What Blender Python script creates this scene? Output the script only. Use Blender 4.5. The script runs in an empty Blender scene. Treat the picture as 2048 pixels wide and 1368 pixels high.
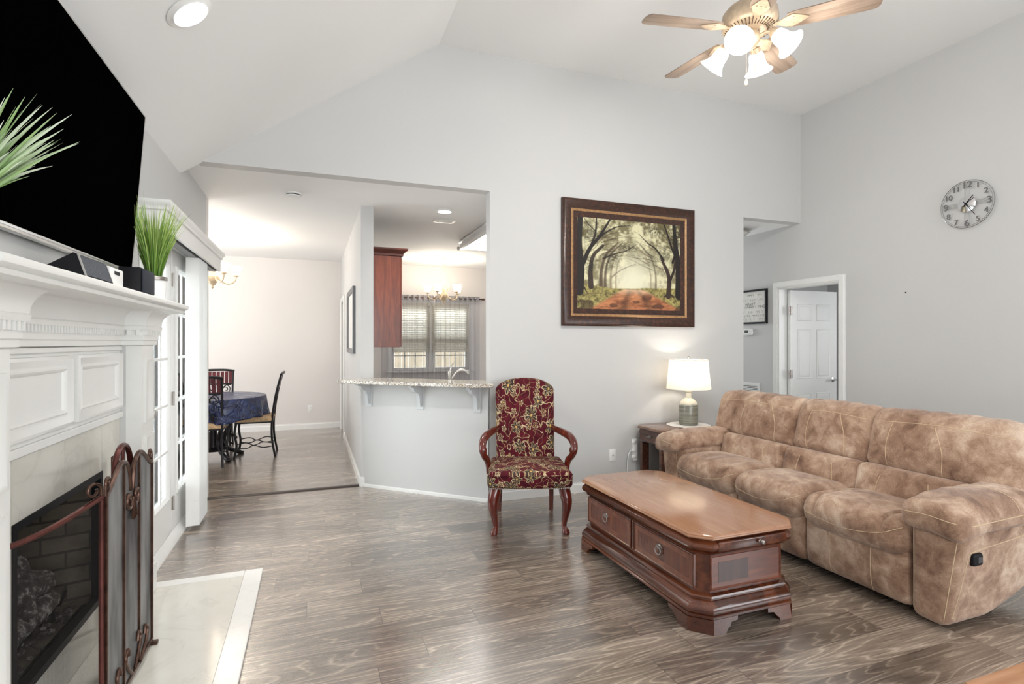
import bpy, bmesh, math, random
from mathutils import Vector, Matrix
import numpy as np
R = math.radians
random.seed(7)
SC = bpy.context.scene
COL = SC.collection

# ------------------------------------------------------------------ camera
EYE = 1.42
cam_data = bpy.data.cameras.new('camera')
cam_data.sensor_width = 36.0
cam_data.lens = 1075.0 / 2048.0 * 36.0
cam_data.clip_start = 0.02
cam = bpy.data.objects.new('camera', cam_data)
cam.location = (0, 0, EYE)
cam.rotation_euler = (R(90), 0, -math.atan2(400.0, 1075.0))
COL.objects.link(cam)
SC.camera = cam

# ------------------------------------------------------------------ world, view, lights
SC.view_settings.view_transform = 'Standard'
SC.view_settings.look = 'None'
SC.view_settings.exposure = 0.57
SC.view_settings.gamma = 1.0
SC.view_settings.use_curve_mapping = False
world = bpy.data.worlds.new('overcast_sky')
SC.world = world
world.use_nodes = True
_bg = world.node_tree.nodes['Background']
_bg.inputs[0].default_value = (0.93, 0.97, 1.0, 1)
_bg.inputs[1].default_value = 2.3


def light(kind, name, loc, energy, color=(1, 1, 1), rot=(0, 0, 0), **kw):
    d = bpy.data.lights.new(name, kind)
    d.energy = energy
    d.color = color
    for k, v in kw.items():
        setattr(d, k, v)
    o = bpy.data.objects.new(name, d)
    o.location = loc
    o.rotation_euler = rot
    COL.objects.link(o)
    return o


WARM = (1.0, 0.87, 0.72)
SOFT = (1.0, 0.965, 0.92)
DAY = (0.95, 0.98, 1.0)
# daylight through the two rear windows of the living room
for wx in (0.75, 3.35):
    light('AREA', 'rear_window_daylight', (wx, -2.93, 1.62), 34, DAY, (R(112), 0, 0),
          shape='RECTANGLE', size=1.7, size_y=1.7)
# daylight through the french doors, kitchen, the room beyond the open door
light('AREA', 'french_door_daylight', (-1.25, 4.45, 1.2), 42, DAY, (R(90), 0, R(-90)), shape='RECTANGLE', size=1.5, size_y=1.9)
light('AREA', 'bedroom_daylight', (7.2, 3.2, 1.6), 16, DAY, (R(90), 0, 0), shape='RECTANGLE', size=1.4, size_y=1.4)
light('AREA', 'side_fill_light', (5.10, -1.6, 1.6), 38, DAY, (R(90), 0, R(90)), shape='RECTANGLE', size=1.6, size_y=1.7)  # added fill lamp for the left wall and mantel; no window known here
light('AREA', 'kitchen_window_daylight', (1.98, 10.5, 3.1), 240, DAY, (R(52), 0, R(180)), shape='RECTANGLE', size=2.2, size_y=0.9)
light('AREA', 'hall_fill_light', (4.75, 7.5, 1.7), 20, DAY, (R(90), 0, R(180)), shape='RECTANGLE', size=0.6, size_y=1.0)  # added fill to brighten the dim hall; no opening at its end
light('AREA', 'dining_window_daylight', (-3.1, 7.6, 1.5), 44, DAY, (R(90), 0, R(-90)), shape='RECTANGLE', size=1.6, size_y=1.6)


# ------------------------------------------------------------------ mesh helpers
class MB:
    def __init__(self):
        self.v = []
        self.f = []
        self.mi = []
        self.cur = 0

    def add(self, vs, fs, M=None):
        b = len(self.v)
        if M is not None:
            vs = [M @ Vector(p) for p in vs]
        self.v += [tuple(p) for p in vs]
        self.f += [tuple(i + b for i in f) for f in fs]
        self.mi += [self.cur] * len(fs)
        return self

    def box(self, lo, hi, bev=0.0, seg=2, M=None):
        x0, y0, z0 = lo
        x1, y1, z1 = hi
        vs = [(x0, y0, z0), (x1, y0, z0), (x1, y1, z0), (x0, y1, z0), (x0, y0, z1), (x1, y0, z1), (x1, y1, z1), (x0, y1, z1)]
        fs = [(0, 3, 2, 1), (4, 5, 6, 7), (0, 1, 5, 4), (1, 2, 6, 5), (2, 3, 7, 6), (3, 0, 4, 7)]
        if bev > 0:
            bm = bmesh.new()
            bv = [bm.verts.new(p) for p in vs]
            for f in fs:
                bm.faces.new([bv[i] for i in f])
            bmesh.ops.bevel(bm, geom=list(bm.edges), offset=bev, segments=seg, affect='EDGES', profile=0.5)
            bm.verts.index_update()
            vs = [tuple(v.co) for v in bm.verts]
            fs = [tuple(v.index for v in f.verts) for f in bm.faces]
            bm.free()
        return self.add(vs, fs, M)

    def rings(self, rings, closed=True, cap0=True, cap1=True, M=None):
        n = len(rings[0])
        vs = [p for r in rings for p in r]
        fs = []
        for k in range(len(rings) - 1):
            for i in range(n if closed else n - 1):
                j = (i + 1) % n
                fs.append((k * n + i, k * n + j, (k + 1) * n + j, (k + 1) * n + i))
        if cap0:
            fs.append(tuple(range(n))[::-1])
        if cap1:
            fs.append(tuple((len(rings) - 1) * n + i for i in range(n)))
        return self.add(vs, fs, M)

    def tube(self, pts, r, n=8, closed=False, cap=True, M=None, flat=1.0):
        P = [Vector(p) for p in pts]
        m = len(P)
        rr = r if isinstance(r, (list, tuple)) else [r] * m
        T = []
        for i in range(m):
            if closed:
                t = P[(i + 1) % m] - P[i - 1]
            else:
                t = P[min(i + 1, m - 1)] - P[max(i - 1, 0)]
            T.append(t.normalized() if t.length > 1e-9 else Vector((0, 0, 1)))
        up = Vector((0, 0, 1)) if abs(T[0].z) < 0.9 else Vector((1, 0, 0))
        N = (up - T[0] * up.dot(T[0])).normalized()
        rings = []
        for i in range(m):
            N = (N - T[i] * N.dot(T[i]))
            N = N.normalized() if N.length > 1e-9 else T[i].orthogonal().normalized()
            B = T[i].cross(N)
            rings.append([P[i] + N * (rr[i] * math.cos(2 * math.pi * k / n)) + B * (rr[i] * flat * math.sin(2 * math.pi * k / n)) for k in range(n)])
        if closed:
            rings.append(rings[0])
            return self.rings(rings, True, False, False, M)
        return self.rings(rings, True, cap, cap, M)

    def cyl(self, p0, p1, r0, r1=None, n=20, M=None):
        return self.tube([p0, p1], [r0, r0 if r1 is None else r1], n, M=M)

    def lathe(self, prof, c=(0, 0, 0), n=32, M=None, caps=True, fn=None):
        rings = []
        for r, z in prof:
            ring = []
            for k in range(n):
                a = 2 * math.pi * k / n
                q = r if fn is None else fn(r, z, a)
                ring.append((c[0] + q * math.cos(a), c[1] + q * math.sin(a), c[2] + z))
            rings.append(ring)
        return self.rings(rings, True, caps, caps, M)

    def prism(self, poly, axis, a, b, M=None):
        def P(p, t):
            return {'x': (t, p[0], p[1]), 'y': (p[0], t, p[1]), 'z': (p[0], p[1], t)}[axis]
        return self.rings([[P(p, a) for p in poly], [P(p, b) for p in poly]], M=M)

    def soft(self, c, size, r, n=(12, 12, 12), warp=None, M=None):
        h = [s / 2.0 for s in size]
        r = min(r, *[q * 0.999 for q in h])
        nx = n
        idx = {}
        vs = []
        fs = []

        def co(i, k):
            t = -1 + 2 * i / nx[k]
            # crowd the samples towards the edges
            t = math.copysign(abs(t) ** 0.75, t) if t else 0.0
            return t * h[k]

        def vid(i, j, k):
            key = (i, j, k)
            if key not in idx:
                p = [co(i, 0), co(j, 1), co(k, 2)]
                q = [max(-(h[a] - r), min(h[a] - r, p[a])) for a in range(3)]
                d = [p[a] - q[a] for a in range(3)]
                L = math.sqrt(sum(e * e for e in d))
                if L > 1e-9:
                    p = [q[a] + d[a] / L * r for a in range(3)]
                idx[key] = len(vs)
                vs.append(p)
            return idx[key]
        for a, b, k in ((0, 1, 2), (1, 2, 0), (2, 0, 1)):
            for side in (0, nx[k]):
                for i in range(nx[a]):
                    for j in range(nx[b]):
                        q = []
                        for (di, dj) in ((0, 0), (1, 0), (1, 1), (0, 1)):
                            t = [0, 0, 0]
                            t[a] = i + di
                            t[b] = j + dj
                            t[k] = side
                            q.append(vid(*t))
                        fs.append(tuple(q) if side else tuple(q[::-1]))
        out = []
        for p in vs:
            if warp:
                p = warp(p[0] / h[0], p[1] / h[1], p[2] / h[2], list(p))
            out.append((p[0] + c[0], p[1] + c[1], p[2] + c[2]))
        return self.add(out, fs, M)

    def frame(self, o, u, v, w, h, prof, cap=False, back=None):
        """mitred rectangular frame: prof = [(inset, height along u x v)]"""
        o, u, v = Vector(o), Vector(u).normalized(), Vector(v).normalized()
        nn = u.cross(v)
        rr = []
        for a, t in prof:
            rr.append([o + u * a + v * a + nn * t, o + u * (w - a) + v * a + nn * t,
                       o + u * (w - a) + v * (h - a) + nn * t, o + u * a + v * (h - a) + nn * t])
        self.rings(rr, True, False, cap)
        return self

    def build(self, name, mat, parent=None, smooth=35, local=False, shift=None):
        me = bpy.data.meshes.new(name)
        vs = self.v
        if shift is not None:
            vs = [(p[0] - shift[0], p[1] - shift[1], p[2] - shift[2]) for p in vs]
        elif parent is not None and not local:
            b = base_of(parent)
            vs = [(p[0] - b[0], p[1] - b[1], p[2] - b[2]) for p in vs]
        me.from_pydata(vs, [], self.f)
        mats = mat if isinstance(mat, (list, tuple)) else [mat]
        for m in mats:
            me.materials.append(m)
        if len(mats) > 1:
            me.polygons.foreach_set('material_index', self.mi)
        bm = bmesh.new()
        bm.from_mesh(me)
        bmesh.ops.recalc_face_normals(bm, faces=bm.faces)
        bm.to_mesh(me)
        bm.free()
        if smooth:
            me.shade_smooth()
            me.set_sharp_from_angle(angle=R(smooth))
        o = bpy.data.objects.new(name, me)
        COL.objects.link(o)
        if parent is not None:
            o.parent = parent
        if shift is not None:
            o.location = shift
        return o


def base_of(o):
    p = Vector(o.location)
    while o.parent is not None:
        o = o.parent
        p = p + Vector(o.location)
    return p


def thing(name, label, cat, loc=(0, 0, 0), rotz=0.0, group=None):
    o = bpy.data.objects.new(name, None)
    o.empty_display_size = 0.05
    COL.objects.link(o)
    o.location = loc
    o.rotation_euler = (0, 0, rotz)
    o['label'] = label
    o['category'] = cat
    if group:
        o['group'] = group
    return o


def tag(o, label, cat, group=None):
    o['label'] = label
    o['category'] = cat
    if group:
        o['group'] = group
    return o


def struct(name, mb, mat, parent=None, smooth=35):
    o = mb.build(name, mat, parent, smooth)
    o['kind'] = 'structure'
    return o


def dup(root, loc=None, rotz=None, label=None):
    def cp(o, par):
        c = o.copy()
        COL.objects.link(c)
        c.parent = par
        for ch in o.children:
            cp(ch, c)
        return c
    c = cp(root, None)
    if loc is not None:
        c.location = loc
    if rotz is not None:
        c.rotation_euler = (0, 0, rotz)
    if label:
        c['label'] = label
    return c


def arc(c, r, a0, a1, n, plane='xz'):
    out = []
    for i in range(n + 1):
        a = R(a0 + (a1 - a0) * i / n)
        p, q = r * math.cos(a), r * math.sin(a)
        out.append({'xz': (c[0] + p, c[1], c[2] + q), 'yz': (c[0], c[1] + p, c[2] + q), 'xy': (c[0] + p, c[1] + q, c[2])}[plane])
    return out


def spiral(c, r0, r1, a0, a1, n, plane='yz'):
    out = []
    for i in range(n + 1):
        t = i / n
        a = R(a0 + (a1 - a0) * t)
        r = r0 + (r1 - r0) * t
        p, q = r * math.cos(a), r * math.sin(a)
        out.append({'xz': (c[0] + p, c[1], c[2] + q), 'yz': (c[0], c[1] + p, c[2] + q)}[plane])
    return out


def bez(p, n=12):
    """Catmull-Rom through points"""
    P = [Vector(q) for q in p]
    P = [P[0] * 2 - P[1]] + P + [P[-1] * 2 - P[-2]]
    out = []
    for i in range(1, len(P) - 2):
        for k in range(n):
            t = k / n
            a, b, c, d = P[i - 1], P[i], P[i + 1], P[i + 2]
            out.append(0.5 * ((2 * b) + (c - a) * t + (2 * a - 5 * b + 4 * c - d) * t * t + (3 * b - a - 3 * c + d) * t ** 3))
    out.append(P[-2])
    return out


def text_mesh(name, body, size, mat, parent, M, extrude=0.0, align='CENTER'):
    cu = bpy.data.curves.new(name, 'FONT')
    cu.body = body
    cu.size = size
    cu.extrude = extrude
    cu.align_x = align
    cu.align_y = 'CENTER'
    t = bpy.data.objects.new(name + '_tmp', cu)
    me = bpy.data.meshes.new_from_object(t)
    bpy.data.objects.remove(t)
    bpy.data.curves.remove(cu)
    me.transform(M)
    me.materials.clear()
    me.materials.append(mat)
    me.name = name
    o = bpy.data.objects.new(name, me)
    COL.objects.link(o)
    if parent:
        o.parent = parent
    return o


# ------------------------------------------------------------------ materials
def srgb(*c):
    return tuple(((x / 255) / 12.92 if x / 255 <= 0.04045 else ((x / 255 + 0.055) / 1.055) ** 2.4) for x in c)


class NT:
    def __init__(self, name):
        self.m = bpy.data.materials.new(name)
        self.m.use_nodes = True
        self.t = self.m.node_tree
        self.b = self.t.nodes['Principled BSDF']
        self.out = self.t.nodes['Material Output']

    def n(self, typ, **kw):
        o = self.t.nodes.new(typ)
        for k, v in kw.items():
            setattr(o, k, v)
        return o

    def set(self, sock, v):
        if hasattr(v, 'is_output'):
            self.t.links.new(v, sock)
        elif isinstance(v, (tuple, list)) and len(v) == 3 and sock.type == 'RGBA':
            sock.default_value = (*v, 1)
        else:
            sock.default_value = v

    def math(self, op, a, b=0.0, c=0.0, clamp=False):
        o = self.n('ShaderNodeMath', operation=op)
        o.use_clamp = clamp
        for i, v in enumerate((a, b, c)):
            self.set(o.inputs[i], v)
        return o.outputs[0]

    def vmath(self, op, a, b=(0, 0, 0)):
        o = self.n('ShaderNodeVectorMath', operation=op)
        self.set(o.inputs[0], a)
        self.set(o.inputs[1], b)
        return o.outputs[0]

    def coord(self, scale=(1, 1, 1), loc=(0, 0, 0), kind='Object', rot=(0, 0, 0)):
        tc = self.n('ShaderNodeTexCoord')
        mp = self.n('ShaderNodeMapping')
        mp.inputs['Scale'].default_value = scale
        mp.inputs['Location'].default_value = loc
        mp.inputs['Rotation'].default_value = rot
        self.t.links.new(tc.outputs[kind], mp.inputs[0])
        return mp.outputs[0]

    def sep(self, v):
        o = self.n('ShaderNodeSeparateXYZ')
        self.set(o.inputs[0], v)
        return o.outputs

    def comb(self, x, y, z=0.0):
        o = self.n('ShaderNodeCombineXYZ')
        for i, q in enumerate((x, y, z)):
            self.set(o.inputs[i], q)
        return o.outputs[0]

    def noise(self, v, scale=5.0, detail=4.0, rough=0.5, dist=0.0):
        o = self.n('ShaderNodeTexNoise')
        self.set(o.inputs['Vector'], v)
        o.inputs['Scale'].default_value = scale
        o.inputs['Detail'].default_value = detail
        o.inputs['Roughness'].default_value = rough
        o.inputs['Distortion'].default_value = dist
        return o.outputs[0]

    def ramp(self, fac, stops, interp='LINEAR'):
        o = self.n('ShaderNodeValToRGB')
        o.color_ramp.interpolation = interp
        e = o.color_ramp.elements
        while len(e) < len(stops):
            e.new(0.5)
        for q, (p, c) in zip(e, stops):
            q.position = p
            q.color = (*c, 1) if len(c) == 3 else c
        self.set(o.inputs[0], fac)
        return o.outputs[0]

    def mix(self, fac, a, b, blend='MIX'):
        o = self.n('ShaderNodeMix', data_type='RGBA', blend_type=blend)
        self.set(o.inputs[0], fac)
        self.set(o.inputs[6], a)
        self.set(o.inputs[7], b)
        return o.outputs[2]

    def bump(self, h, strength=0.2, dist=0.01):
        o = self.n('ShaderNodeBump')
        o.inputs['Strength'].default_value = strength
        o.inputs['Distance'].default_value = dist
        self.set(o.inputs['Height'], h)
        self.t.links.new(o.outputs[0], self.b.inputs['Normal'])

    def bs(self, **kw):
        for k, v in kw.items():
            self.set(self.b.inputs[k.replace('_', ' ')], v)
        return self


def flat(name, col, rough=0.5, metal=0.0, var=0.04, vs=8.0, bump=0.0, bscale=60.0, spec=0.5):
    """plain procedural surface with a faint tone variation"""
    t = NT(name)
    v = t.coord()
    nz = t.noise(v, vs, 3)
    a = tuple(max(0, c * (1 - var)) for c in col)
    b = tuple(min(1, c * (1 + var)) for c in col)
    t.bs(Base_Color=t.ramp(nz, [(0.3, a), (0.7, b)]), Roughness=rough, Metallic=metal)
    t.b.inputs['Specular IOR Level'].default_value = spec
    if bump:
        t.bump(t.noise(v, bscale, 3), bump, 0.005)
    return t.m


def emit(name, col, strength):
    t = NT(name)
    t.bs(Base_Color=(0.9, 0.9, 0.88), Roughness=0.4, Emission_Color=col, Emission_Strength=strength)
    return t.m


def wood(name, dark, mid, light_, axis='x', scale=1.0, rough=0.3, coat=0.0, ringiness=1.0, rot=(0, 0, 0)):
    t = NT(name)
    s = {'x': (0.9, 9, 9), 'y': (9, 0.9, 9), 'z': (9, 9, 0.9)}[axis]
    v = t.coord(tuple(q * scale for q in s), rot=rot)
    big = t.noise(v, 0.7, 3, 0.5, 0.4)
    fine = t.noise(t.vmath('MULTIPLY', v, (3, 3, 3)), 2.2, 5, 0.6)
    ring = t.math('SINE', t.math('MULTIPLY', big, 38.0 * ringiness))
    f = t.math('ADD', t.math('MULTIPLY', big, 0.6), t.math('ADD', t.math('MULTIPLY', ring, 0.07), t.math('MULTIPLY', fine, 0.4)))
    t.bs(Base_Color=t.ramp(f, [(0.28, dark), (0.5, mid), (0.74, light_)]), Roughness=rough)
    t.b.inputs['Coat Weight'].default_value = coat
    t.b.inputs['Coat Roughness'].default_value = 0.12
    t.bump(fine, 0.04, 0.003)
    return t.m


M = {}
M['wall'] = flat('light_grey_wall_paint', srgb(205, 205, 204), 0.62, var=0.012, vs=1.2, bump=0.03, bscale=220, spec=0.3)
M['wall_warm'] = flat('pale_dining_wall_paint', srgb(226, 222, 219), 0.62, var=0.012, vs=1.2, spec=0.3)
M['ceil'] = flat('white_ceiling_paint', srgb(240, 240, 239), 0.7, var=0.01, vs=1.0, spec=0.2)
M['trim'] = flat('white_gloss_trim_paint', srgb(236, 236, 234), 0.32, var=0.01)
M['mantel'] = flat('white_mantel_paint', srgb(232, 232, 229), 0.36, var=0.01)
M['white'] = flat('white_plastic', srgb(238, 238, 236), 0.4, var=0.01)
M['offwhite'] = flat('offwhite_ceramic', srgb(228, 226, 220), 0.25, var=0.02)
M['black'] = flat('black_plastic', (0.008, 0.008, 0.010), 0.5, var=0.1, spec=0.2)
M['screen'] = flat('black_glass_screen', (0.0008, 0.0008, 0.0008), 0.4, var=0.0, spec=0.0)
M['silver'] = flat('brushed_silver', (0.62, 0.61, 0.6), 0.3, 1.0)
M['chrome'] = flat('polished_chrome', (0.75, 0.75, 0.76), 0.12, 1.0)
M['nickel'] = flat('satin_nickel', (0.55, 0.53, 0.5), 0.3, 1.0)
M['brass'] = flat('polished_brass', (0.75, 0.6, 0.3), 0.18, 1.0)
M['iron'] = flat('wrought_iron', (0.02, 0.018, 0.02), 0.38, 0.6, var=0.3, vs=30)
M['bronze'] = flat('antique_bronze', (0.10, 0.055, 0.04), 0.3, 0.75, var=0.35, vs=25)
M['bronze_red'] = flat('reddish_bronze', (0.085, 0.022, 0.017), 0.28, 0.5, var=0.3, vs=20)
M['pewter'] = flat('aged_pewter', (0.30, 0.27, 0.25), 0.35, 0.9, var=0.2, vs=40)


# ------------------------------------------------------------------ the room shell
def floor_material():
    t = NT('grey_brown_plank_floor')
    v = t.coord()
    x, y, _ = t.sep(v)
    W, L = 0.185, 1.22
    rowf = t.math('DIVIDE', y, W)
    row = t.math('FLOOR', rowf)
    wn = t.n('ShaderNodeTexWhiteNoise', noise_dimensions='1D')
    t.set(wn.inputs['W'], row)
    colf = t.math('ADD', t.math('DIVIDE', x, L), t.math('MULTIPLY', wn.outputs[0], 7.0))
    col = t.math('FLOOR', colf)
    wn2 = t.n('ShaderNodeTexWhiteNoise', noise_dimensions='2D')
    t.set(wn2.inputs['Vector'], t.comb(row, col))
    pid = wn2.outputs[0]
    # seams
    fy = t.math('FRACT', rowf)
    ey = t.math('MULTIPLY', t.math('MINIMUM', fy, t.math('SUBTRACT', 1.0, fy)), W)
    fx = t.math('FRACT', colf)
    ex = t.math('MULTIPLY', t.math('MINIMUM', fx, t.math('SUBTRACT', 1.0, fx)), L)
    seam = t.math('LESS_THAN', t.math('MINIMUM', ey, ex), 0.0011)
    # cathedral grain: contour lines of a long stretched noise
    g = t.comb(t.math('MULTIPLY', x, 0.55), t.math('MULTIPLY', y, 5.5), t.math('MULTIPLY', pid, 37.0))
    big = t.noise(g, 1.0, 2, 0.4, 0.12)
    ring = t.math('FRACT', t.math('MULTIPLY', big, 24.0))
    line = t.ramp(ring, [(0.0, (0.95, 0.95, 0.95)), (0.14, (0.5, 0.5, 0.5)), (0.5, (0.25, 0.25, 0.25)), (0.86, (0.4, 0.4, 0.4)), (1.0, (0.95, 0.95, 0.95))])
    g2 = t.comb(t.math('MULTIPLY', x, 6.0), t.math('MULTIPLY', y, 170.0), t.math('MULTIPLY', pid, 11.0))
    fine = t.noise(g2, 1.0, 4, 0.65)
    g3 = t.comb(t.math('MULTIPLY', x, 1.5), t.math('MULTIPLY', y, 9.0), t.math('MULTIPLY', pid, 23.0))
    mid = t.noise(g3, 1.0, 3, 0.5)
    f = t.math('ADD', t.math('MULTIPLY', line, 0.26), t.math('ADD', t.math('MULTIPLY', fine, 0.5), t.math('MULTIPLY', mid, 0.34)))
    f = t.math('ADD', f, t.math('MULTIPLY', t.math('SUBTRACT', pid, 0.5), 0.13))
    c = t.ramp(f, [(0.3, srgb(56, 47, 42)), (0.45, srgb(104, 92, 82)), (0.61, srgb(150, 135, 121)), (0.79, srgb(206, 190, 172))])
    c = t.mix(seam, c, srgb(40, 34, 30))
    t.bs(Base_Color=c, Roughness=t.math('ADD', 0.14, t.math('MULTIPLY', fine, 0.16)))
    t.b.inputs['IOR'].default_value = 2.2
    t.b.inputs['Coat Weight'].default_value = 0.7
    t.b.inputs['Coat IOR'].default_value = 2.0
    t.b.inputs['Coat Roughness'].default_value = 0.24
    t.bump(t.math('SUBTRACT', fine, t.math('MULTIPLY', seam, 1.0)), 0.05, 0.002)
    return t.m


M['floor'] = floor_material()
XL, XR, YB = -0.91, 5.16, 4.54
ZC, ZF = 3.975, 2.76
RIDGE = 1.021
xs0 = RIDGE - (ZC - ZF) / 0.68
SL = 0.68

m = MB()
m.box((-3.4, -3.15, -0.1), (8.2, 9.6, 0))
struct('floor', m, M['floor'])

# flat high ceiling, sloped ceiling, low ceiling of hall, dining room and kitchen
m = MB()
m.box((RIDGE, -3.15, ZC), (XR + 0.12, YB + 0.02, ZC + 0.1))
zl = ZC - SL * (RIDGE - XL + 0.05)
m.prism([(RIDGE, ZC), (RIDGE, ZC + 0.1), (XL - 0.05, zl + 0.1), (XL - 0.05, zl)], 'y', -3.15, YB + 0.02)
struct('ceiling', m, M['ceil'])
m = MB()
m.box((-3.4, YB + 0.12, ZF), (8.2, 9.6, ZF + 0.1))
m.box((-3.4, YB + 0.005, ZF), (xs0 - 0.03, YB + 0.12, ZF + 0.1))
struct('ceiling_low', m, M['ceil'])
m = MB()
m.box((5.28, 2.9, 2.62), (8.2, 6.7, 2.7))
struct('ceiling_bedroom', m, M['ceil'])

# back wall with the header over hall, dining room and bar
m = MB()
xs = RIDGE - (ZC - ZF) / SL
m.prism([(1.481, 0), (4.34, 0), (4.34, ZF), (XR + 0.02, ZF), (XR + 0.02, ZC + 0.02), (RIDGE, ZC + 0.02), (xs - 0.03, ZF), (1.481, ZF)], 'y', YB, YB + 0.12)
struct('wall_back', m, M['wall'])

# left wall: openings for the fireplace and the french doors
FY0, FY1 = 2.015, 3.33
DY0, DY1, DZ = 3.60, 5.22, 2.10
m = MB()
a, b = XL - 0.12, XL
for lo, hi in (((a, -3.15, 0), (b, FY0, 2.9)), ((a, FY0, 1.5), (b, FY1, 2.9)), ((a, FY1, 0), (b, DY0, 2.9)),
               ((a, DY0, DZ), (b, DY1, 2.9)), ((a, DY1, 0), (b, 5.6, 2.9))):
    m.box(lo, (hi[0], hi[1], min(hi[2], 2.83)))
struct('wall_left', m, M['wall'])

# rear wall with two window openings
m = MB()
for lo, hi in (((-1.03, 0), (-0.15, 4.1)), ((1.65, 0), (2.45, 4.1)), ((4.25, 0), (5.28, 4.1)), ((-0.15, 0), (1.65, 0.72)), ((2.45, 0), (4.25, 0.72)),
               ((-0.15, 2.52), (1.65, 4.1)), ((2.45, 2.52), (4.25, 4.1))):
    m.box((lo[0], -3.15, lo[1]), (hi[0], -3.03, hi[1]))
struct('wall_rear', m, M['wall'])

# right wall with the bedroom doorway
RD0, RD1, RDZ = 4.06, 4.86, 2.06
m = MB()
a, b = XR, XR + 0.12
m.box((a, -3.15, 0), (b, -2.4, 4.1))
m.box((a, -0.8, 0), (b, RD0, 4.1))
m.box((a, -2.4, 0), (b, -0.8, 0.72))  # unseen window opening, invented to go with the added side fill lamp
m.box((a, -2.4, 2.5), (b, -0.8, 4.1))
m.box((a, RD0, RDZ), (b, RD1, 4.1))
m.box((a, RD1, 0), (b, 7.6, 4.1))
struct('wall_right', m, M['wall'])
m = MB()
m.box((4.22, 4.66, 0), (4.34, 7.6, ZF))
m.box((4.22, 7.6, 0), (5.28, 7.72, ZF))
struct('wall_hall', m, M['wall'])
m = MB()
m.box((5.28, 2.9, 0), (8.2, 3.0, 2.7))
m.box((5.28, 6.6, 0), (8.2, 6.7, 2.7))
m.box((8.1, 3.0, 0), (8.2, 6.6, 2.7))
struct('wall_bedroom', m, M['wall'])

# wall between dining room and kitchen, doorway near its far end
HX = 0.45
m = MB()
m.box((HX, 5.47, 0), (HX + 0.12, 8.36, ZF))
m.box((HX, 8.36, 2.06), (HX + 0.12, 9.16, ZF))
m.box((HX, 9.16, 0), (HX + 0.12, 9.4, ZF))
struct('wall_dining_right', m, M['wall'])
m = MB()
KX0, KX1, KZ0, KZ1 = 1.28, 2.66, 0.92, 2.1
m.box((-3.4, 9.4, 0), (KX0, 9.52, ZF))
m.box((KX1, 9.4, 0), (4.2, 9.52, ZF))
m.box((KX0, 9.4, 0), (KX1, 9.52, KZ0))
m.box((KX0, 9.4, KZ1), (KX1, 9.52, ZF))
struct('wall_far', m, M['wall_warm'])
m = MB()
m.box((-3.4, 5.6, 0), (XL, 5.72, ZF))
m.box((-3.4, 5.72, 0), (-3.28, 9.4, ZF))
struct('wall_dining_left', m, M['wall_warm'])

# half wall under the bar, set at an angle
BA, BB = Vector((1.463, YB, 0)), Vector((HX, 5.49, 0))
BT = (BB - BA).normalized()
BN = Vector((-BT.y, BT.x, 0))
if BN.y > 0:
    BN = -BN
m = MB()
bl = (BB - BA).length
q = [BA, BB, BB - BN * 0.12, BA - BN * 0.12]
m.prism([(p.x, p.y) for p in q], 'z', 0, 1.03)
struct('wall_bar', m, M['wall'])


# baseboards
def baseboard(name, p, q, side, h=0.095, t=0.014):
    p, q = Vector((*p, 0)), Vector((*q, 0))
    d = (q - p).normalized()
    n_ = Vector((d.y, -d.x, 0)) * side
    prof = [(0, 0), (t, 0), (t, h * 0.78), (t * 0.55, h * 0.86), (t * 0.5, h), (0, h)]
    m = MB()
    m.rings([[e + n_ * a + Vector((0, 0, z)) for a, z in prof] for e in (p, q)])
    struct(name, m, M['trim'])


baseboard('baseboard_back', (1.481, YB), (4.34, YB), 1)
baseboard('baseboard_bar', (HX, 5.49), (1.463, YB), 1, h=0.03, t=0.012)
baseboard('baseboard_dining_right', (HX, 5.47), (HX, 8.30), -1)
baseboard('baseboard_dining_far', (-3.28, 9.4), (HX, 9.4), 1)
baseboard('baseboard_right', (XR, -3.0), (XR, RD0 - 0.08), -1)
baseboard('baseboard_hall', (XR, RD1 + 0.08), (XR, 7.6), -1)
baseboard('baseboard_left', (XL, 5.3), (XL, 5.6), 1)
baseboard('baseboard_column', (HX, 5.47), (HX + 0.04, 5.47), 1)

# dark strip in the floor between living and dining room
m = MB()
m.prism([(5.475, 0), (5.485, 0.009), (5.5, 0.011), (5.525, 0.011), (5.54, 0.009), (5.55, 0)], 'x', XL, HX)
o = struct('trim_threshold', m, flat('dark_threshold_wood', srgb(58, 48, 44), 0.35))


def casing(name, axis, c, a0, a1, z1, w=0.075, t=0.02, side=-1, mat=None):
    """door casing around an opening a0..a1 on the plane axis=c"""
    m = MB()
    for lo, hi in (((a0 - w, 0), (a0, z1 + w)), ((a1, 0), (a1 + w, z1 + w)), ((a0, z1), (a1, z1 + w))):
        for k, (ins, tt) in enumerate(((0, t * 0.6), (0.012, t))):
            l0 = lo[0] + (ins if k else 0)
            h0 = hi[0] - (ins if k else 0)
            z0, zz = lo[1], hi[1] - (ins if k else 0)
            if lo[1] > 0 and k:
                z0 += ins
                l0, h0 = lo[0] - 0.012, hi[0] + 0.012
            p, q = (c, l0, z0), (c + side * tt, h0, zz)
            if axis == 'y':
                p, q = (l0, c, z0), (h0, c + side * tt, zz)
            m.box([min(u, v) for u, v in zip(p, q)], [max(u, v) for u, v in zip(p, q)], 0.003, 1)
    struct(name, m, mat or M['trim'])


def jamb(name, x0, x1, y0, y1, z1, t=0.02):
    m = MB()
    m.box((x0, y0, 0), (x1, y0 + t, z1))
    m.box((x0, y1 - t, 0), (x1, y1, z1))
    m.box((x0, y0 + t, z1 - t), (x1, y1 - t, z1))
    struct(name, m, M['trim'])


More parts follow.
